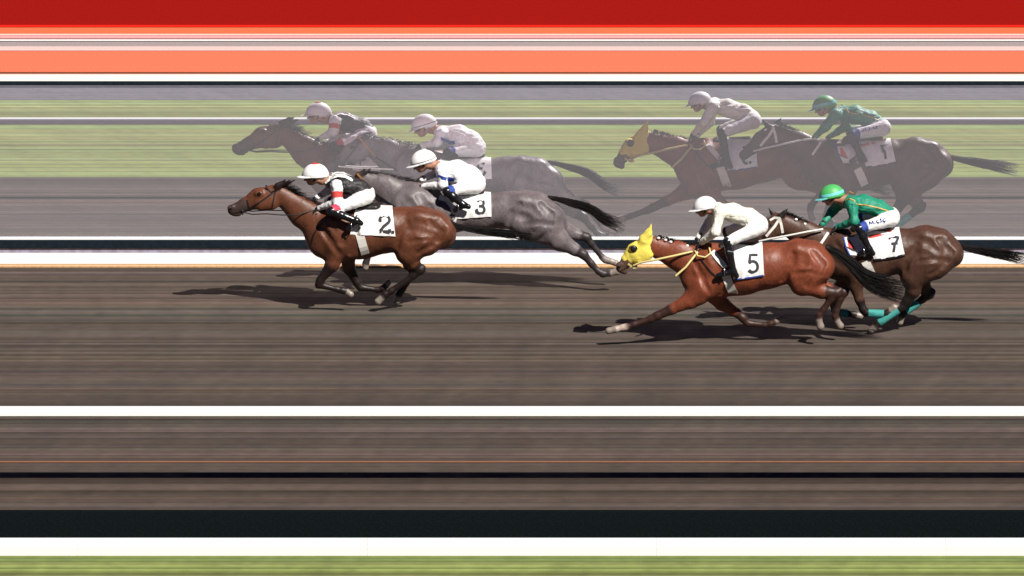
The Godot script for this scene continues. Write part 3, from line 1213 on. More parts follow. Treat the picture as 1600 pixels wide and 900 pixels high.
	for i in n + 1:
		var a := deg_to_rad(lerpf(-68, 68, float(i) / n))
		var inr := Vector3(-cos(a) * hr.x * 0.96, -R(0.3), sin(a) * hr.z * 0.98)
		var ex: float = 8.0 * pow(maxf(cos(a * 1.25), 0.0), 0.7)
		var out := Vector3(-cos(a) * (hr.x + R(ex)), -R(0.6 + ex * 0.22), sin(a) * (hr.z + 0.012))
		ring.append([inr + Vector3(0, R(1.2), 0), out + Vector3(0, R(0.9), 0), out, inr])
	for i in n:
		for e in 4:
			var a: Vector3 = ring[i][e]
			var b: Vector3 = ring[i][(e + 1) % 4]
			var c: Vector3 = ring[i + 1][(e + 1) % 4]
			var d: Vector3 = ring[i + 1][e]
			ps.set_normal(turn * ((c - a).cross(d - b).normalized() * (-1.0 if e == 0 or e == 1 else -1.0)))
			for w in [a, b, c, a, c, d]:
				ps.add_vertex(base + turn * w)
	part("peak", ps.commit(), s.get("peak", s.cap), root)
	var bs := SurfaceTool.new()
	bs.begin(Mesh.PRIMITIVE_TRIANGLES)
	add_dome(bs, base + turn * Vector3(0, -R(0.5), 0), hr * 1.025, 0.13, 0.13 + s.get("strap_h", 0.07), 0, TAU, 8, turn)
	part("helmet_band", bs.commit(), s.get("strap", M.black), root)
	if s.has("pompom"):
		part("pompom", ball(Vector3(R(6), R(1.4), 0.04), 8), s.pompom, root, base + turn * Vector3(-R(0), R(18.4), 0))
	# goggles and chin strap
	var gs := SurfaceTool.new()
	gs.begin(Mesh.PRIMITIVE_TRIANGLES)
	add_dome(gs, base + hp.call(5.0, -2.6), Vector3(R(12.6) * hk, R(4.6) * hk, 0.092), -0.8, 0.8, deg_to_rad(-75), deg_to_rad(75), 8, turn)
	part("goggles", gs.commit(), M.lens, root)
	for w in [1.0, -1.0]:
		part("chin_strap", tube([base + hp.call(-1, 0, 0.088 * w), base + hp.call(1, -5, 0.078 * w), base + hp.call(6, -11.5, 0.045 * w), base + hp.call(8.5, -14.6, 0.0)], [0.008], 6), s.get("chin", M.black), root)
	# hands
	for sd in [1.0, -1.0]:
		var arm: Array = s.arm if sd > 0 or not s.has("arm_far") else s.arm_far
		var wr := P(arm[2][0], arm[2][1], 0.075)
		var el := P(arm[1][0], arm[1][1], 0.235)
		var o := part("hand", hand_mesh, s.glove, root, Vector3(wr.x, wr.y, wr.z * sd))
		var ang := atan2(wr.y - el.y, el.x - wr.x)
		o.basis = Basis(Vector3.BACK, -ang * 0.8 + 0.35) * Basis.from_scale(Vector3(1.2, 1.1, -1.0 * sd))
	nets_of["rider"] = F
	F = keep
	return root

# stirrup irons, saddle and the parts every racehorse wears
func tack(root: Node3D, seat: Array, foot: Array) -> void:
	var a := P(seat[0], seat[1], 0)
	var sf := Field.new(a + Vector3(-0.34, -0.25, -0.2), a + Vector3(0.34, 0.2, 0.2), 0.014)
	sf.bone(a + Vector3(-0.2, 0.02, 0), a + Vector3(0.2, 0.035, 0), 0.045, 0.055, 0.03, 1, 1.9)
	sf.bone(a + Vector3(-0.22, 0.0, 0), a + Vector3(-0.17, 0.06, 0), 0.05, 0.03, 0.03, 1, 1.2)
	sf.bone(a + Vector3(0.23, 0.03, 0), a + Vector3(0.25, 0.07, 0), 0.05, 0.022, 0.03, 1, 1.6)
	var net := sf.nets()
	part("saddle", arrays(net.verts, net.norms, net.quads), M.leather, root)
	for s in [1.0, -1.0]:
		var p := P(foot[0], foot[1], 0.34)
		p.z *= s
		var ring := []
		for i in 13:
			var an := TAU * i / 12.0
			ring.append(p + Vector3(0, cos(an) * 0.062 + 0.02, sin(an) * 0.055))
		part("stirrup", tube(ring, [0.007], 5), M.steel, root)
		part("stirrup_leather", tube([p + Vector3(0, 0.08, 0), Vector3(a.x - 0.03, a.y - 0.02, 0.27 * s)], [0.011], 5), M.leather, root)

# ------------------------------------------------------------------ the four horses
func build_horse_two() -> void:
	make_hand()
	org = Vector3(P(545, 485).x, 0, ground_z(485))
	var root := thing("racehorse", "dark bay horse with number 2 cloth, leading the field with its neck stretched low", "horse", org, "racehorses at full gallop")
	open_field(345, 272, 724, 482, 0.40, 0.0135)
	# trunk
	hb(1, 508, 372, 30, 530, 366, 39, 14, 0, 0, 0.74)
	hb(1, 530, 366, 39, 566, 365, 37, 12, 0, 0, 0.86)
	hb(1, 566, 365, 37, 606, 359, 33.5, 12, 0, 0, 0.92)
	hb(1, 606, 359, 33.5, 640, 357, 31, 12, 0, 0, 0.86)
	hb(1, 640, 357, 31, 680, 361, 29.5, 12, 0, 0, 0.86)
	hb(1, 680, 361, 29.5, 694, 367, 18, 10, 0, 0, 0.9)
	hb(1, 512, 340, 14, 548, 335, 10, 12, 0, 0, 0.5)
	# neck and head
	hb(1, 512, 358, 30, 474, 333, 21.5, 14, 0, 0, 0.6)
	hb(1, 474, 333, 21.5, 441, 307, 15, 10, 0, 0, 0.62)
	hb(1, 428, 304, 15.5, 404, 310, 15.5, 6, 0, 0, 0.56)
	hb(1, 404, 310, 15.5, 383, 320, 10.5, 6, 0, 0, 0.55)
	hb(5, 383, 320, 10.2, 364, 328, 8.6, 4, 0, 0, 0.66)
	hb(5, 368, 332, 6.5, 372, 333, 5.5, 3, 0, 0, 0.7)
	both(1, 424, 316, 12.5, 410, 319, 10, 0.045, 6, 0.5)
	both(1, 406, 303, 5, 402, 303, 4.5, 0.068, 4, 0.7)
	both(5, 359, 326, 4, 363, 324, 3.5, 0.035, 3, 0.6)
	for s in [0.055, -0.05]:
		hb(2, 434, 291, 6, 446 if s > 0 else 452, 284, 3.6, 3, s, s, 0.55)
		hb(2, 446 if s > 0 else 452, 284, 3.6, 456 if s > 0 else 462, 280.5, 0.8, 2, s, s, 0.6)
	# muscle
	both(1, 522, 356, 22, 534, 372, 20, 0.13, 9)
	both(1, 540, 380, 15, 548, 392, 12, 0.16, 7)
	both(1, 500, 386, 13, 510, 394, 12, 0.08, 8)
	both(1, 656, 346, 19, 676, 352, 19, 0.12, 9)
	both(1, 690, 362, 19, 668, 384, 15, 0.15, 8)
	both(1, 634, 378, 19, 640, 396, 16, 0.15, 9)
	# legs: the near fore folded, the off fore behind it, the hind legs drawn under
	limb([[526, 392, 15, 1], [519, 414, 10.5, 1], [500, 438, 5.8, 2], [498, 445, 5.4, 2], [526, 452, 3.8, 2], [535, 454, 4.6, 2], [541, 455, 4.0, 2], [548, 460, 5.2, 3]], 0.13, 0.14)
	limb([[542, 392, 14, 1], [545, 418, 9.5, 1], [558, 442, 6.0, 2], [563, 449, 5.4, 2], [590, 453, 3.8, 2], [598, 451, 4.6, 2], [603, 446, 4.0, 2], [607, 441, 4.8, 3]], -0.13, -0.14)
	limb([[660, 372, 26, 1], [637, 396, 17, 1], [646, 412, 10, 1], [656, 422, 7.0, 2], [646, 431, 5.4, 2], [611, 455, 4.6, 2], [602, 460, 5.2, 2], [597, 465, 4.6, 2], [591, 471, 6.0, 3]], 0.13, 0.14)
	limb([[656, 372, 24, 1], [633, 392, 15, 1], [640, 414, 9, 1], [650, 424, 6.6, 2], [641, 434, 5.2, 2], [629, 452, 4.4, 2], [624, 459, 5.0, 2], [622, 463, 4.4, 2], [620, 470, 5.8, 3]], -0.12, -0.14)
	hb(2, 657, 421, 5.8, 661, 418, 4.0, 5, 0.14, 0.14, 0.75)
	hb(2, 651, 423, 5.8, 655, 420, 4.0, 5, -0.14, -0.14, 0.75)
	muscles(668, 358, 522, 366)
	crease([[618, 386], [624, 366], [636, 348]], 2.6, 0.010)
	crease([[672, 345], [690, 362], [676, 384], [655, 396]], 2.4, 0.008)
	crease([[548, 398], [560, 376], [556, 352]], 2.4, 0.008)
	crease([[500, 352], [514, 376], [530, 398]], 2.4, 0.008)
	crease([[640, 378], [664, 374], [686, 376]], 2.2, 0.006)
	close_horse(root, {1: lin(0.170, 0.058, 0.029), 2: lin(0.022, 0.012, 0.010), 3: lin(0.2, 0.17, 0.15), 5: lin(0.07, 0.045, 0.038)}, 3, P(570, 440).x, P(613, 440).x)
	eyes_on(root, 405, 303, 0.022)
	muzzle(root, 360, 326.5, [[360, 333], [368, 333], [377, 331]])
	part("mane", mane_mesh([[438, 290], [452, 298], [468, 309], [484, 318], [500, 326]], 130, 0.17, Vector3(0.9, 0.35, 0), Vector3(0.05, -0.45, 0), 0.008), M.hair_black, root)
	part("tail", tail_mesh([[700, 346], [714, 353], [745, 360], [785, 364], [842, 372]], 170, 0.045, 0.035), M.hair_black, root)
	# cloth and tack
	part("saddle_cloth", drape_cloth(F, [556, 331, 613, 324], [547, 366, 618, 369], 0.014), M.white_cloth, root)
	for s in [1, -1]:
		part("number", figure(F, "2", 601, 349, 19, 28, 4.6, 0.021, s), M.ink, root)
		part("full_stop", strap(F, [[612, 362], [616, 362]], 4, 0.021, s, 0.003), M.ink, root)
		part("faded_print", figure(F, "1", 560, 352, 8, 30, 2.4, 0.021, s), grain(mat(lin(0.42, 0.37, 0.4), 0.85), 0.05, 0.7, 88, 9.0), root)
	straps(root, "girth", F, [[561, 362], [566, 380], [571, 397]], 13, 0.008, M.white_web)
	straps(root, "cheek_strap", F, [[432, 294], [425, 302], [404, 317], [384, 329]], 2.0, 0.004, M.leather)
	straps(root, "throat_strap", F, [[431, 295], [428, 310], [425, 326]], 1.8, 0.004, M.leather)
	straps(root, "brow_band", F, [[433, 297], [424, 300], [415, 292]], 2.0, 0.004, M.leather)
	straps(root, "nose_band", F, [[386, 312], [390, 327]], 2.2, 0.004, M.leather)
	straps(root, "breast_strap", F, [[505, 343], [490, 366], [484, 388]], 2.0, 0.004, M.leather)
	reins(root, "rein", [[379, 331, 0.05], [394, 335, 0.10], [416, 334, 0.11], [440, 336, 0.14], [464, 336, 0.17], [490, 328, 0.10]], 0.007, M.leather)
	straps(root, "bit_ring", F, [[378, 327], [381, 332], [378, 335]], 2.4, 0.010, M.steel)
	tack(root, [562, 327], [549, 356])
	var p := rider({"label": "rider in black vest and white sleeves with a red band, on the number 2 horse", "box": [452, 248, 592, 370], "helm": [493, 274, 2],
		"torso": [[521, 285, 11, 1.35], [540, 288, 14.5, 1.3], [562, 294, 13.5, 1.1], [572, 303, 12.5, 1.2], [573, 305, 12.5, 1.25]],
		"arm": [[526, 290], [527, 316], [499, 325]], "arm_far": [[519, 288], [517, 306], [496, 312]],
		"leg": [[572, 308], [517, 330], [557, 345], [543, 358], [564, 349]], "leg_r": [12.0, 7.0],
		"jacket": M.black_silk, "sleeve": M.white_silk, "band": M.red_cloth, "breeches": M.white_cloth, "patch": M.rose, "cap": M.white_paint, "glove": M.black, "strap": M.white_cloth, "pompom": M.red_cloth})
	var rf: Field = nets_of.rider
	for s in [1, -1]:
		part("shoulder_stripe", strap(rf, [[508, 286], [516, 279], [528, 274.5], [540, 276], [551, 282]], 3.0, 0.006, s, 0.004), M.white_silk, p)
		part("shoulder_stripe", strap(rf, [[514, 277], [524, 272.5], [536, 272], [550, 279]], 1.6, 0.006, s, 0.004), M.white_silk, p)
func build_horse_three() -> void:
	org = Vector3(P(720, 454).x, 0, ground_z(454))
	var root := thing("racehorse", "steel grey horse with number 3 cloth, galloping between the lead horse and the mirror", "horse", org, "racehorses at full gallop")
	open_field(502, 254, 985, 440, 0.40, 0.0135)
	hb(1, 624, 328, 31, 650, 326, 38, 14, 0, 0, 0.76)
	hb(1, 650, 326, 38, 700, 332, 31, 12, 0, 0, 0.9)
	hb(1, 700, 332, 30, 745, 331, 27, 12, 0, 0, 1.0)
	hb(1, 745, 331, 27, 795, 328, 27, 12, 0, 0, 1.0)
	hb(1, 795, 328, 27, 838, 335, 32, 12, 0, 0, 0.9)
	hb(1, 838, 335, 32, 861, 341, 22, 10, 0, 0, 0.9)
	hb(1, 640, 303, 14, 700, 308, 10, 12, 0, 0, 0.5)
	hb(1, 642, 320, 30, 603, 295, 21, 14, 0, 0, 0.6)
	hb(1, 603, 295, 21, 568, 281, 14, 10, 0, 0, 0.62)
	hb(1, 561, 283, 13, 546, 294, 13, 6, 0, 0, 0.56)
	hb(1, 546, 294, 13, 528, 308, 9, 6, 0, 0, 0.55)
	hb(5, 528, 308, 9, 515, 318, 8, 4, 0, 0, 0.66)
	both(1, 562, 295, 11, 550, 301, 9, 0.045, 6, 0.5)
	both(5, 510, 316, 4, 514, 314, 3.5, 0.035, 3, 0.6)
	for s in [0.055, -0.05]:
		hb(2, 561, 274, 6, 571, 268, 4, 3, s, s, 0.55)
		hb(2, 571, 268, 4, 581 if s > 0 else 568, 263, 0.8, 2, s, s, 0.6)
	both(1, 634, 318, 20, 648, 340, 18, 0.13, 9)
	both(1, 815, 320, 18, 840, 324, 18, 0.13, 9)
	both(1, 862, 338, 17, 850, 364, 16, 0.14, 8)
	both(1, 806, 345, 16, 830, 362, 16, 0.14, 9)
	both(1, 640, 350, 14, 650, 356, 12, 0.15, 8)
	limb([[632, 350, 16, 1], [596, 372, 10, 1], [579, 388, 6.0, 2], [576, 397, 4.6, 2], [574, 405, 3.8, 2], [572, 410, 4.4, 2], [571, 412, 4.0, 2], [571, 418, 5.0, 3]], 0.13, 0.14)
	limb([[628, 348, 15, 1], [590, 372, 9, 1], [560, 384, 6.0, 2], [556, 389, 5.0, 2], [580, 395, 3.8, 2], [587, 393, 4.4, 2], [592, 389, 4.0, 2], [598, 385, 5.0, 3]], -0.13, -0.14)
	limb([[846, 346, 29, 1], [872, 374, 17, 1], [898, 390, 9.5, 1], [912, 398, 6.6, 2], [924, 412, 5.0, 2], [935, 424, 4.4, 2], [942, 428, 5.0, 2], [953, 427, 4.4, 2], [964, 424, 6.0, 3]], 0.12, 0.14)
	limb([[850, 342, 27, 1], [882, 360, 14, 1], [904, 367, 8.5, 1], [917, 371, 6.4, 2], [923, 380, 5.0, 2], [941, 402, 4.2, 2], [946, 406, 4.8, 4], [953, 408, 4.2, 4], [962, 411, 5.4, 3]], -0.12, -0.13)
	muscles(830, 335, 645, 328)
	crease([[793, 352], [800, 334], [812, 320]], 2.4, 0.009)
	crease([[846, 318], [864, 334], [858, 362], [842, 378]], 2.4, 0.008)
	crease([[818, 350], [840, 348], [862, 350]], 2.2, 0.006)
	crease([[664, 362], [676, 344], [672, 322]], 2.4, 0.008)
	close_horse(root, {1: lin(0.195, 0.165, 0.172), 2: lin(0.045, 0.035, 0.036), 3: lin(0.16, 0.14, 0.13), 4: lin(0.3, 0.25, 0.24), 5: lin(0.06, 0.048, 0.05)}, 13, P(750, 440).x, P(750, 440).x, 0.34, 0.5)
	eyes_on(root, 548, 287, 0.024)
	part("mane", mane_mesh([[570, 268], [590, 271], [614, 275], [640, 280], [660, 288]], 120, 0.12, Vector3(0.95, 0.1, 0), Vector3(0.0, -0.5, 0), 0.007), M.hair_grey, root)
	part("tail", tail_mesh([[856, 309], [868, 310], [890, 316], [922, 326], [945, 343], [978, 357]], 190, 0.07, 0.032), M.hair_black, root)
	part("saddle_cloth", drape_cloth(F, [716, 306, 767, 303], [710, 342, 768, 338], 0.014), M.white_cloth, root)
	for s in [1, -1]:
		part("number", figure(F, "3", 751, 322, 15, 23, 4.2, 0.021, s), M.ink, root)
	straps(root, "saddle_flap", F, [[686, 308], [698, 312], [706, 322], [711, 334]], 7, 0.012, M.white_web)
	straps(root, "girth", F, [[708, 338], [706, 350], [704, 362]], 12, 0.008, M.white_web)
	straps(root, "head_strap", F, [[558, 271], [566, 280], [576, 292], [584, 301]], 3.0, 0.005, M.tan_strap)
	straps(root, "neck_strap", F, [[585, 302], [600, 312], [618, 324]], 2.6, 0.005, M.leather)
	straps(root, "cheek_strap", F, [[560, 276], [550, 292], [530, 315]], 2.0, 0.004, M.leather)
	reins(root, "rein", [[526, 316, 0.05], [560, 320, 0.12], [600, 322, 0.17], [630, 324, 0.20], [655, 304, 0.12]], 0.012, M.white_web)
	tack(root, [724, 304], [716, 327])
	var p := rider({"label": "rider in white silks with a blue knee, on the grey number 3 horse", "box": [625, 228, 775, 342], "helm": [662, 252.5, 17],
		"torso": [[692, 264, 12, 1.3], [714, 270, 19.5, 1.15], [734, 279, 19, 1.1], [743, 286, 15, 1.15], [744, 288, 14, 1.2]],
		"arm": [[690, 268], [692, 289], [661, 291]], "arm_far": [[688, 268], [682, 282], [658, 284]],
		"leg": [[742, 291], [698, 299], [724, 320], [711, 329], [732, 323]], "leg_r": [12.0, 7.0],
		"jacket": M.white_silk, "sleeve": M.white_silk, "breeches": M.white_cloth, "patch": M.blue_cloth, "cap": M.white_paint, "glove": M.black, "strap": M.black, "strap_h": 0.05})
	var rf: Field = nets_of.rider
	for s in [1, -1]:
		part("blue_trim", strap(rf, [[684, 275], [692, 278], [702, 281], [710, 281]], 5.0, 0.006, s, 0.004), M.blue_cloth, p)
	part("collar", strap(rf, [[682, 262], [682, 270], [681, 276]], 5.0, 0.006, 1, 0.004), M.blue_cloth, p)

func bobbles(root: Node3D, spots: Array) -> void:
	for q in spots:
		var p := P(q[0], q[1], 0.03)
		part("braid", ball(Vector3(0.034, 0.03, 0.03), 7), M.hair_black, root, p + Vector3(0.015, 0.012, 0))
		part("braid_band", ball(Vector3(0.022, 0.018, 0.02), 6), M.white_paint, root, P(q[0], q[1], 0.055))

func build_horse_five() -> void:
	org = Vector3(P(1150, 538).x, 0, ground_z(538))
	var root := thing("racehorse", "red bay horse in a yellow hood with number 5 cloth, nearest the stand", "horse", org, "racehorses at full gallop")
	open_field(942, 350, 1330, 524, 0.40, 0.0135)
	hb(1, 1092, 430, 29, 1118, 425, 39, 14, 0, 0, 0.74)
	hb(1, 1118, 425, 39, 1160, 421, 37.5, 12, 0, 0, 0.86)
	hb(1, 1160, 421, 37.5, 1200, 415, 33, 12, 0, 0, 0.92)
	hb(1, 1200, 415, 33, 1236, 410, 30, 12, 0, 0, 0.88)
	hb(1, 1236, 410, 30, 1270, 410, 29.5, 12, 0, 0, 0.88)
	hb(1, 1270, 410, 29.5, 1284, 416, 20, 10, 0, 0, 0.9)
	hb(1, 1104, 396, 14, 1140, 392, 10, 12, 0, 0, 0.5)
	hb(1, 1100, 416, 31, 1060, 399, 21, 14, 0, 0, 0.6)
	hb(1, 1060, 399, 21, 1022, 386, 15.5, 10, 0, 0, 0.62)
	hb(1, 1010, 382, 14, 993, 394, 13, 6, 0, 0, 0.56)
	hb(1, 993, 394, 13, 980, 408, 9, 6, 0, 0, 0.55)
	hb(5, 980, 408, 9, 970, 419, 7.6, 4, 0, 0, 0.66)
	hb(5, 975, 423, 5.5, 976, 424, 5, 3, 0, 0, 0.7)
	both(1, 1008, 396, 11, 998, 403, 8.5, 0.045, 6, 0.5)
	both(5, 967, 415, 3.8, 970, 413, 3.4, 0.035, 3, 0.6)
	both(1, 1108, 414, 21, 1118, 432, 19, 0.13, 9)
	both(1, 1100, 448, 15, 1092, 462, 12, 0.14, 8)
	both(1, 1080, 440, 13, 1088, 450, 12, 0.08, 8)
	both(1, 1248, 396, 18, 1268, 400, 18, 0.12, 9)
	both(1, 1284, 416, 18, 1268, 436, 16, 0.15, 8)
	both(1, 1244, 430, 17, 1252, 446, 15, 0.15, 9)
	limb([[1100, 450, 20, 1], [1078, 469, 13, 1], [1050, 483, 8, 1], [1027, 493.5, 6.4, 2], [1018, 498, 5.4, 2], [991, 507, 4.4, 2], [979, 511, 4.9, 2], [973, 512, 4.4, 4], [962, 514.5, 4.6, 4], [951, 517, 5.4, 3]], 0.13, 0.14)
	limb([[1108, 452, 17, 1], [1128, 474, 11, 1], [1150, 488, 7, 1], [1161, 497, 6.0, 2], [1168, 505, 5.0, 2], [1195, 508, 4.0, 2], [1204, 506, 4.8, 2], [1212, 502, 4.0, 2], [1223, 497, 5.2, 3]], -0.13, -0.14)
	limb([[1268, 420, 29, 1], [1256, 441, 19, 1], [1284, 455, 11.5, 1], [1307, 458, 7.0, 2], [1299, 466, 5.6, 2], [1286, 484, 4.5, 2], [1280, 492, 5.2, 2], [1279, 499, 4.5, 2], [1282, 510, 6.2, 3]], 0.13, 0.14)
	limb([[1268, 416, 26, 1], [1264, 440, 17, 1], [1296, 454, 10, 1], [1318, 457, 6.6, 2], [1313, 467, 5.2, 2], [1307, 486, 4.3, 2], [1305, 494, 5.0, 2], [1307, 500, 4.4, 2], [1313, 509, 5.8, 3]], -0.13, -0.14)
	hb(2, 1309, 456, 5.8, 1313, 453, 4.0, 5, 0.14, 0.14, 0.75)
	hb(2, 1320, 455, 5.8, 1324, 452, 4.0, 5, -0.14, -0.14, 0.75)
	muscles(1260, 408, 1106, 424)
	crease([[1224, 440], [1232, 420], [1240, 400]], 2.6, 0.010)
	crease([[1270, 392], [1288, 412], [1276, 434], [1262, 448]], 2.4, 0.008)
	crease([[1128, 462], [1142, 440], [1140, 412]], 2.4, 0.008)
	crease([[1084, 410], [1096, 432], [1108, 458]], 2.4, 0.008)
	crease([[1240, 428], [1262, 426], [1282, 430]], 2.2, 0.006)
	close_horse(root, {1: lin(0.275, 0.072, 0.034), 2: lin(0.055, 0.024, 0.018), 3: lin(0.42, 0.34, 0.28), 4: lin(0.62, 0.50, 0.42), 5: lin(0.13, 0.075, 0.055)}, 23, P(1250, 500).x, P(1260, 500).x)
	muzzle(root, 967.5, 417, [[969, 424], [975, 421], [981, 417]])
	# the hood: the head again, a little larger, cut off at the cheek and the nose
	var body := F
	open_field(955, 345, 1040, 425, 0.2, 0.0085)
	hb(1, 1014, 382, 15.2, 993, 394, 14.2, 6, 0, 0, 0.58)
	hb(1, 993, 394, 14.2, 981, 405, 10.6, 6, 0, 0, 0.58)
	both(1, 1009, 396, 12.4, 999, 402, 10, 0.048, 6, 0.52)
	both(1, 1006, 376, 8, 1014, 365, 5, 0.045, 5, 0.6)
	both(1, 1014, 365, 5, 1018, 353, 1.0, 0.05, 3, 0.6)
	F.bone(P(1046, 352, -0.2), P(1046, 352, 0.2), R(24), R(24), R(1), 1, 1.0, true)
	F.bone(P(1046, 376, -0.2), P(1046, 376, 0.2), R(26), R(26), R(1), 1, 1.0, true)
	F.bone(P(1048, 402, -0.2), P(1048, 402, 0.2), R(25), R(25), R(1), 1, 1.0, true)
	F.bone(P(958, 414, -0.2), P(972, 424, -0.2), R(14), R(14), R(1), 1, 1.0, true)
	F.bone(P(958, 414, 0.0), P(976, 426, 0.0), R(15), R(15), R(1), 1, 1.0, true)
	F.bone(P(958, 414, 0.2), P(972, 424, 0.2), R(14), R(14), R(1), 1, 1.0, true)
	var cn := FastNoiseLite.new()
	cn.seed = 77
	cn.frequency = 8.0
	cn.fractal_type = FastNoiseLite.FRACTAL_RIDGED
	cn.fractal_octaves = 2
	F.ripple(cn, 0.006, Vector3(1.0, 1.0, 1.0), 1)
	var net := F.nets()
	var hood := part("hood", arrays(net.verts, net.norms, net.quads), M.yellow, root)
	var e := on_side(F, 990, 389, 0.08)
	for s in [1, -1]:
		var cup := part("eye_cup", tube([Vector3(0.05, 0, 0) + e * Vector3(1, 1, s) - Vector3(0.05, 0, 0.02 * s), e * Vector3(1, 1, s) + Vector3(0, 0, 0.012 * s)], [0.062, 0.052], 16), M.yellow, hood)
		part("eye_mesh", ball(Vector3(0.046, 0.05, 0.022), 10), M.leather, hood, e * Vector3(1, 1, s) + Vector3(0, 0, 0.004 * s))
	F = body
	part("mane", mane_mesh([[1022, 369], [1048, 374], [1070, 379], [1092, 386]], 90, 0.06, Vector3(0.9, 0.3, 0), Vector3(0.0, -0.5, 0), 0.008), M.hair_black, root)
	bobbles(root, [[1029, 372], [1040, 375], [1048, 378], [1061, 384], [1074, 384]])
	part("tail", tail_mesh([[1290, 387], [1300, 390], [1318, 402], [1338, 420], [1362, 440], [1424, 457]], 340, 0.15, 0.05), M.hair_black, root)
	part("saddle_cloth", drape_cloth(F, [1146, 393, 1191, 385], [1146, 437, 1194, 430], 0.014), M.white_cloth, root)
	for s in [1, -1]:
		part("number", figure(F, "5", 1177, 411, 18, 30, 4.2, 0.021, s), M.ink, root)
	straps(root, "cloth_hem", F, [[1147, 436.5], [1170, 433.5], [1193, 430]], 2.0, 0.016, M.blue_cloth)
	straps(root, "girth", F, [[1134, 430], [1141, 448], [1147, 461]], 13, 0.008, M.white_web)
	straps(root, "saddle_flap", F, [[1113, 392], [1122, 404], [1135, 418]], 8, 0.012, M.white_web)
	straps(root, "breast_strap", F, [[1094, 404], [1110, 424], [1126, 438]], 2.0, 0.005, M.leather)
	reins(root, "rein", [[990, 415, 0.06], [1002, 410, 0.11], [1024, 406, 0.14], [1052, 400, 0.18], [1082, 393, 0.12]], 0.014, M.yellow_web)
	reins(root, "neck_strap", [[1090, 394, 0.12], [1082, 404, 0.21], [1072, 417, 0.25], [1056, 431, 0.25]], 0.015, M.yellow_web)
	reins(root, "rein_loop", [[1086, 392, 0.10], [1090, 400, 0.21], [1102, 402, 0.23], [1110, 396, 0.22], [1108, 386, 0.12]], 0.012, M.yellow_web)
	straps(root, "nose_strap", F, [[981, 412], [990, 418], [996, 417]], 3.0, 0.006, M.yellow_web)
	tack(root, [1150, 388], [1132, 427])
	var p := rider({"label": "rider in cream white silks and white helmet, on the hooded number 5 horse", "box": [1070, 300, 1216, 442], "helm": [1102, 323.5, 12], "head": 0.9,
		"torso": [[1124, 329, 11, 1.35], [1145, 332.5, 14, 1.25], [1171, 341, 14.5, 1.1], [1184, 350, 13.5, 1.2], [1187, 353, 13.5, 1.25]],
		"arm": [[1125, 331], [1118, 363], [1096, 379]], "arm_far": [[1122, 334], [1108, 360], [1092, 374]],
		"leg": [[1187, 355], [1136, 378], [1146, 424], [1122, 430], [1151, 431]], "leg_r": [12.5, 7.2],
		"jacket": M.cream_silk, "sleeve": M.cream_silk, "breeches": M.white_cloth, "patch": M.white_cloth, "cap": M.white_paint, "glove": M.black, "strap": M.white_cloth})
	var rf: Field = nets_of.rider
	part("boot_strap", strap(rf, [[1137, 392], [1145, 393]], 2.0, 0.004), M.steel, p)

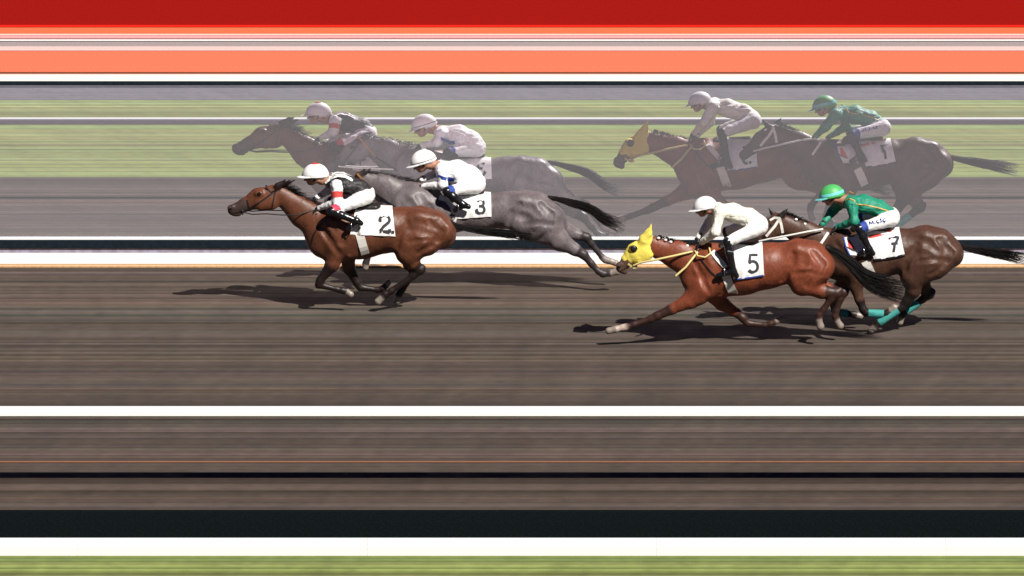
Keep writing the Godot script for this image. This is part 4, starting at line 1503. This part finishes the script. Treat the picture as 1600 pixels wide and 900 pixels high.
func build_horse_seven() -> void:
	org = Vector3(P(1380, 519).x, 0, ground_z(519))
	var root := thing("racehorse", "dark brown horse with number 7 cloth and teal leg bandages, last of the four", "horse", org, "racehorses at full gallop")
	open_field(1150, 318, 1512, 524, 0.40, 0.0135)
	hb(1, 1298, 403, 31, 1326, 402, 38, 14, 0, 0, 0.74)
	hb(1, 1326, 402, 38, 1365, 398, 37, 12, 0, 0, 0.86)
	hb(1, 1365, 398, 37, 1405, 392, 32.5, 12, 0, 0, 0.92)
	hb(1, 1405, 392, 32.5, 1440, 390, 31.5, 12, 0, 0, 0.88)
	hb(1, 1440, 390, 31.5, 1470, 392, 30, 12, 0, 0, 0.88)
	hb(1, 1470, 392, 30, 1486, 398, 19, 10, 0, 0, 0.9)
	hb(1, 1304, 374, 14, 1344, 370, 10, 12, 0, 0, 0.5)
	hb(1, 1302, 391, 31, 1258, 367, 20.5, 14, 0, 0, 0.6)
	hb(1, 1258, 367, 20.5, 1224, 350, 15, 10, 0, 0, 0.62)
	hb(1, 1215, 347, 14, 1199, 358, 13, 6, 0, 0, 0.56)
	hb(1, 1199, 358, 13, 1183, 372, 9, 6, 0, 0, 0.55)
	hb(5, 1183, 372, 9, 1171, 382, 8, 4, 0, 0, 0.66)
	both(1, 1212, 360, 11, 1202, 366, 9, 0.045, 6, 0.5)
	for s in [0.055, -0.05]:
		hb(2, 1213 if s < 0 else 1220, 338, 5.5, 1206 if s < 0 else 1226, 332, 3.5, 3, s, s, 0.55)
		hb(2, 1206 if s < 0 else 1226, 332, 3.5, 1201 if s < 0 else 1231, 325, 0.8, 2, s, s, 0.6)
	both(1, 1316, 388, 21, 1326, 406, 19, 0.13, 9)
	both(1, 1336, 422, 15, 1340, 432, 12, 0.15, 8)
	both(1, 1446, 376, 19, 1466, 380, 18, 0.12, 9)
	both(1, 1484, 398, 18, 1462, 420, 16, 0.15, 8)
	both(1, 1424, 412, 18, 1430, 428, 16, 0.15, 9)
	limb([[1342, 424, 17, 1], [1337, 446, 11, 1], [1343, 468, 7, 1], [1349, 484, 5.8, 2], [1353, 489, 5.0, 2], [1376, 491, 4.0, 2], [1385, 490, 4.8, 2], [1390, 486, 4.0, 2], [1397, 480, 5.2, 3]], 0.13, 0.14)
	limb([[1330, 424, 16, 1], [1312, 450, 10, 1], [1303, 474, 6.4, 1], [1305, 485, 5.4, 2], [1311, 488, 4.6, 2], [1326, 490, 4.0, 2], [1333, 491, 4.7, 2], [1338, 492, 4.2, 2], [1344, 494, 5.2, 3]], -0.13, -0.14)
	limb([[1454, 405, 30, 1], [1427, 434, 19, 1], [1427, 454, 11.5, 1], [1417, 470, 7.2, 2], [1409, 480, 5.6, 2], [1377, 502, 4.6, 2], [1370, 507, 5.2, 2], [1367, 511, 4.6, 2], [1361, 516, 5.6, 3]], 0.13, 0.14)
	limb([[1460, 405, 26, 1], [1436, 432, 17, 1], [1444, 449, 10.5, 1], [1452, 460, 7.0, 2], [1441, 468, 5.4, 2], [1416, 486, 4.5, 2], [1410, 492, 5.0, 2], [1408, 496, 4.4, 2], [1406, 503, 5.8, 3]], -0.13, -0.14)
	hb(2, 1419, 468, 5.8, 1423, 465, 4.0, 5, 0.14, 0.14, 0.75)
	hb(2, 1454, 458, 5.8, 1458, 455, 4.0, 5, -0.14, -0.14, 0.75)
	muscles(1456, 390, 1316, 400)
	crease([[1412, 420], [1420, 400], [1432, 382]], 2.6, 0.010)
	crease([[1468, 374], [1488, 394], [1474, 416], [1456, 430]], 2.4, 0.008)
	crease([[1436, 408], [1458, 404], [1480, 408]], 2.2, 0.006)
	crease([[1350, 432], [1362, 412], [1360, 388]], 2.4, 0.008)
	close_horse(root, {1: lin(0.11, 0.052, 0.034), 2: lin(0.022, 0.015, 0.013), 3: lin(0.28, 0.23, 0.2), 5: lin(0.04, 0.028, 0.024)}, 33, P(1380, 520).x, P(1380, 520).x, 0.3)
	eyes_on(root, 1202, 352, 0.024)
	part("mane", mane_mesh([[1222, 331], [1240, 338], [1258, 348], [1274, 356], [1290, 362]], 100, 0.09, Vector3(0.9, 0.3, 0), Vector3(0.0, -0.5, 0), 0.008), M.hair_black, root)
	bobbles(root, [[1244, 343], [1258, 350], [1268, 357], [1284, 364]])
	part("tail", tail_mesh([[1486, 378], [1496, 384], [1512, 388], [1540, 393], [1570, 398], [1612, 406]], 190, 0.06, 0.034), M.hair_black, root)
	for q in [[[1357, 489.5, 0.14], [1366, 490.5, 0.14], [1381, 490.5, 0.14]], [[1313, 488.5, -0.14], [1319, 489.5, -0.14], [1325, 490, -0.14]], [[1404, 484, 0.14], [1390, 493.5, 0.14], [1374, 504, 0.14]], [[1436, 472, -0.14], [1427, 478.5, -0.14], [1416, 486, -0.14]]]:
		var line := []
		for i in 13:
			var t := i / 12.0
			line.append(P(q[0][0], q[0][1], q[0][2]).lerp(P(q[2][0], q[2][1], q[2][2]), t))
		var rr := []
		for i in 13:
			rr.append(R(6.1 + 0.35 * (i % 2)))
		part("leg_bandage", tube(line, rr, 14), M.teal, root)
	part("saddle_cloth", drape_cloth(F, [1352, 367, 1405, 355], [1366, 406, 1414, 398], 0.014), M.white_cloth, root)
	for s in [1, -1]:
		part("number", figure(F, "7", 1397, 381, 17, 26, 4.0, 0.021, s), M.ink, root)
		part("saddle_flap", drape_quad(F, [1317, 369, 1348, 364, 1353, 400, 1327, 398], 0.012, s), M.white_cloth, root)
		part("red_emblem", drape_quad(F, [1324, 373, 1328, 374, 1337, 390, 1326, 386], 0.019, s, 4, 4), M.red_cloth, root)
		part("emblem_line", strap(F, [[1321, 384], [1328, 388], [1336, 391]], 1.4, 0.019, s, 0.003), M.ink, root)
	straps(root, "cloth_hem", F, [[1366, 406], [1390, 403], [1414, 398]], 3.0, 0.013, M.black)
	straps(root, "flap_edge", F, [[1318, 369], [1322, 386], [1328, 398]], 2.0, 0.014, M.blue_cloth)
	straps(root, "red_pad", F, [[1358, 369.5], [1374, 366], [1393, 359.5]], 4.5, 0.026, M.red_cloth)
	straps(root, "girth", F, [[1352, 408], [1358, 420], [1364, 433]], 13, 0.008, M.white_web)
	straps(root, "cheek_strap", F, [[1219, 340], [1210, 354], [1197, 369]], 4.0, 0.006, M.white_web)
	straps(root, "throat_strap", F, [[1218, 341], [1221, 352], [1223, 364]], 4.0, 0.006, M.white_web)
	straps(root, "brow_band", F, [[1219, 341], [1210, 340], [1203, 344]], 3.5, 0.006, M.white_web)
	reins(root, "rein", [[1186, 377, 0.06], [1205, 373, 0.12], [1232, 368, 0.17], [1262, 362, 0.19], [1286, 358, 0.12]], 0.013, M.white_web)
	straps(root, "neck_strap", F, [[1294, 363], [1287, 374], [1280, 384]], 4.0, 0.006, M.white_web)
	tack(root, [1360, 360], [1350, 396])
	var p := rider({"label": "rider in green silks and green helmet with white breeches, on the number 7 horse", "box": [1262, 280, 1424, 410], "helm": [1300, 305.5, 13], "head": 0.93,
		"torso": [[1327, 316, 11, 1.35], [1350, 318.5, 14, 1.25], [1374, 326, 13, 1.1], [1391, 337, 12, 1.2], [1394, 340, 12, 1.25]],
		"arm": [[1331, 319], [1335, 345], [1309, 355]], "arm_far": [[1318, 322], [1302, 341], [1285, 354]],
		"leg": [[1393, 342], [1342, 357], [1358, 389], [1342, 398], [1364, 396]], "leg_r": [12.5, 7.2],
		"jacket": M.green_silk, "sleeve": M.green_silk, "breeches": M.white_cloth, "patch": M.blue_cloth, "cap": M.green_cap, "peak": M.aqua, "chin": M.blue_cloth, "glove": M.leather, "strap": M.aqua, "strap_h": 0.25})
	var rf: Field = nets_of.rider
	for s in [1, -1]:
		part("gold_piping", strap(rf, [[1341, 319], [1358, 321], [1374, 325], [1387, 329]], 1.3, 0.005, s, 0.003), M.gold_cord, p)
		part("gold_piping", strap(rf, [[1320, 313], [1328, 310], [1335, 313], [1339, 319]], 1.3, 0.005, s, 0.003), M.gold_cord, p)
		part("breeches_print", drape_quad(rf, [1354, 346, 1391, 338, 1392, 342, 1357, 352], 0.005, s, 6, 3), M.white_cloth, p)
		part("breeches_lettering", lettering(rf, "M.ÇİÇ", 1371, 345.5, 27, 7.5, -0.2, 0.012, s), M.blue_cloth, p)
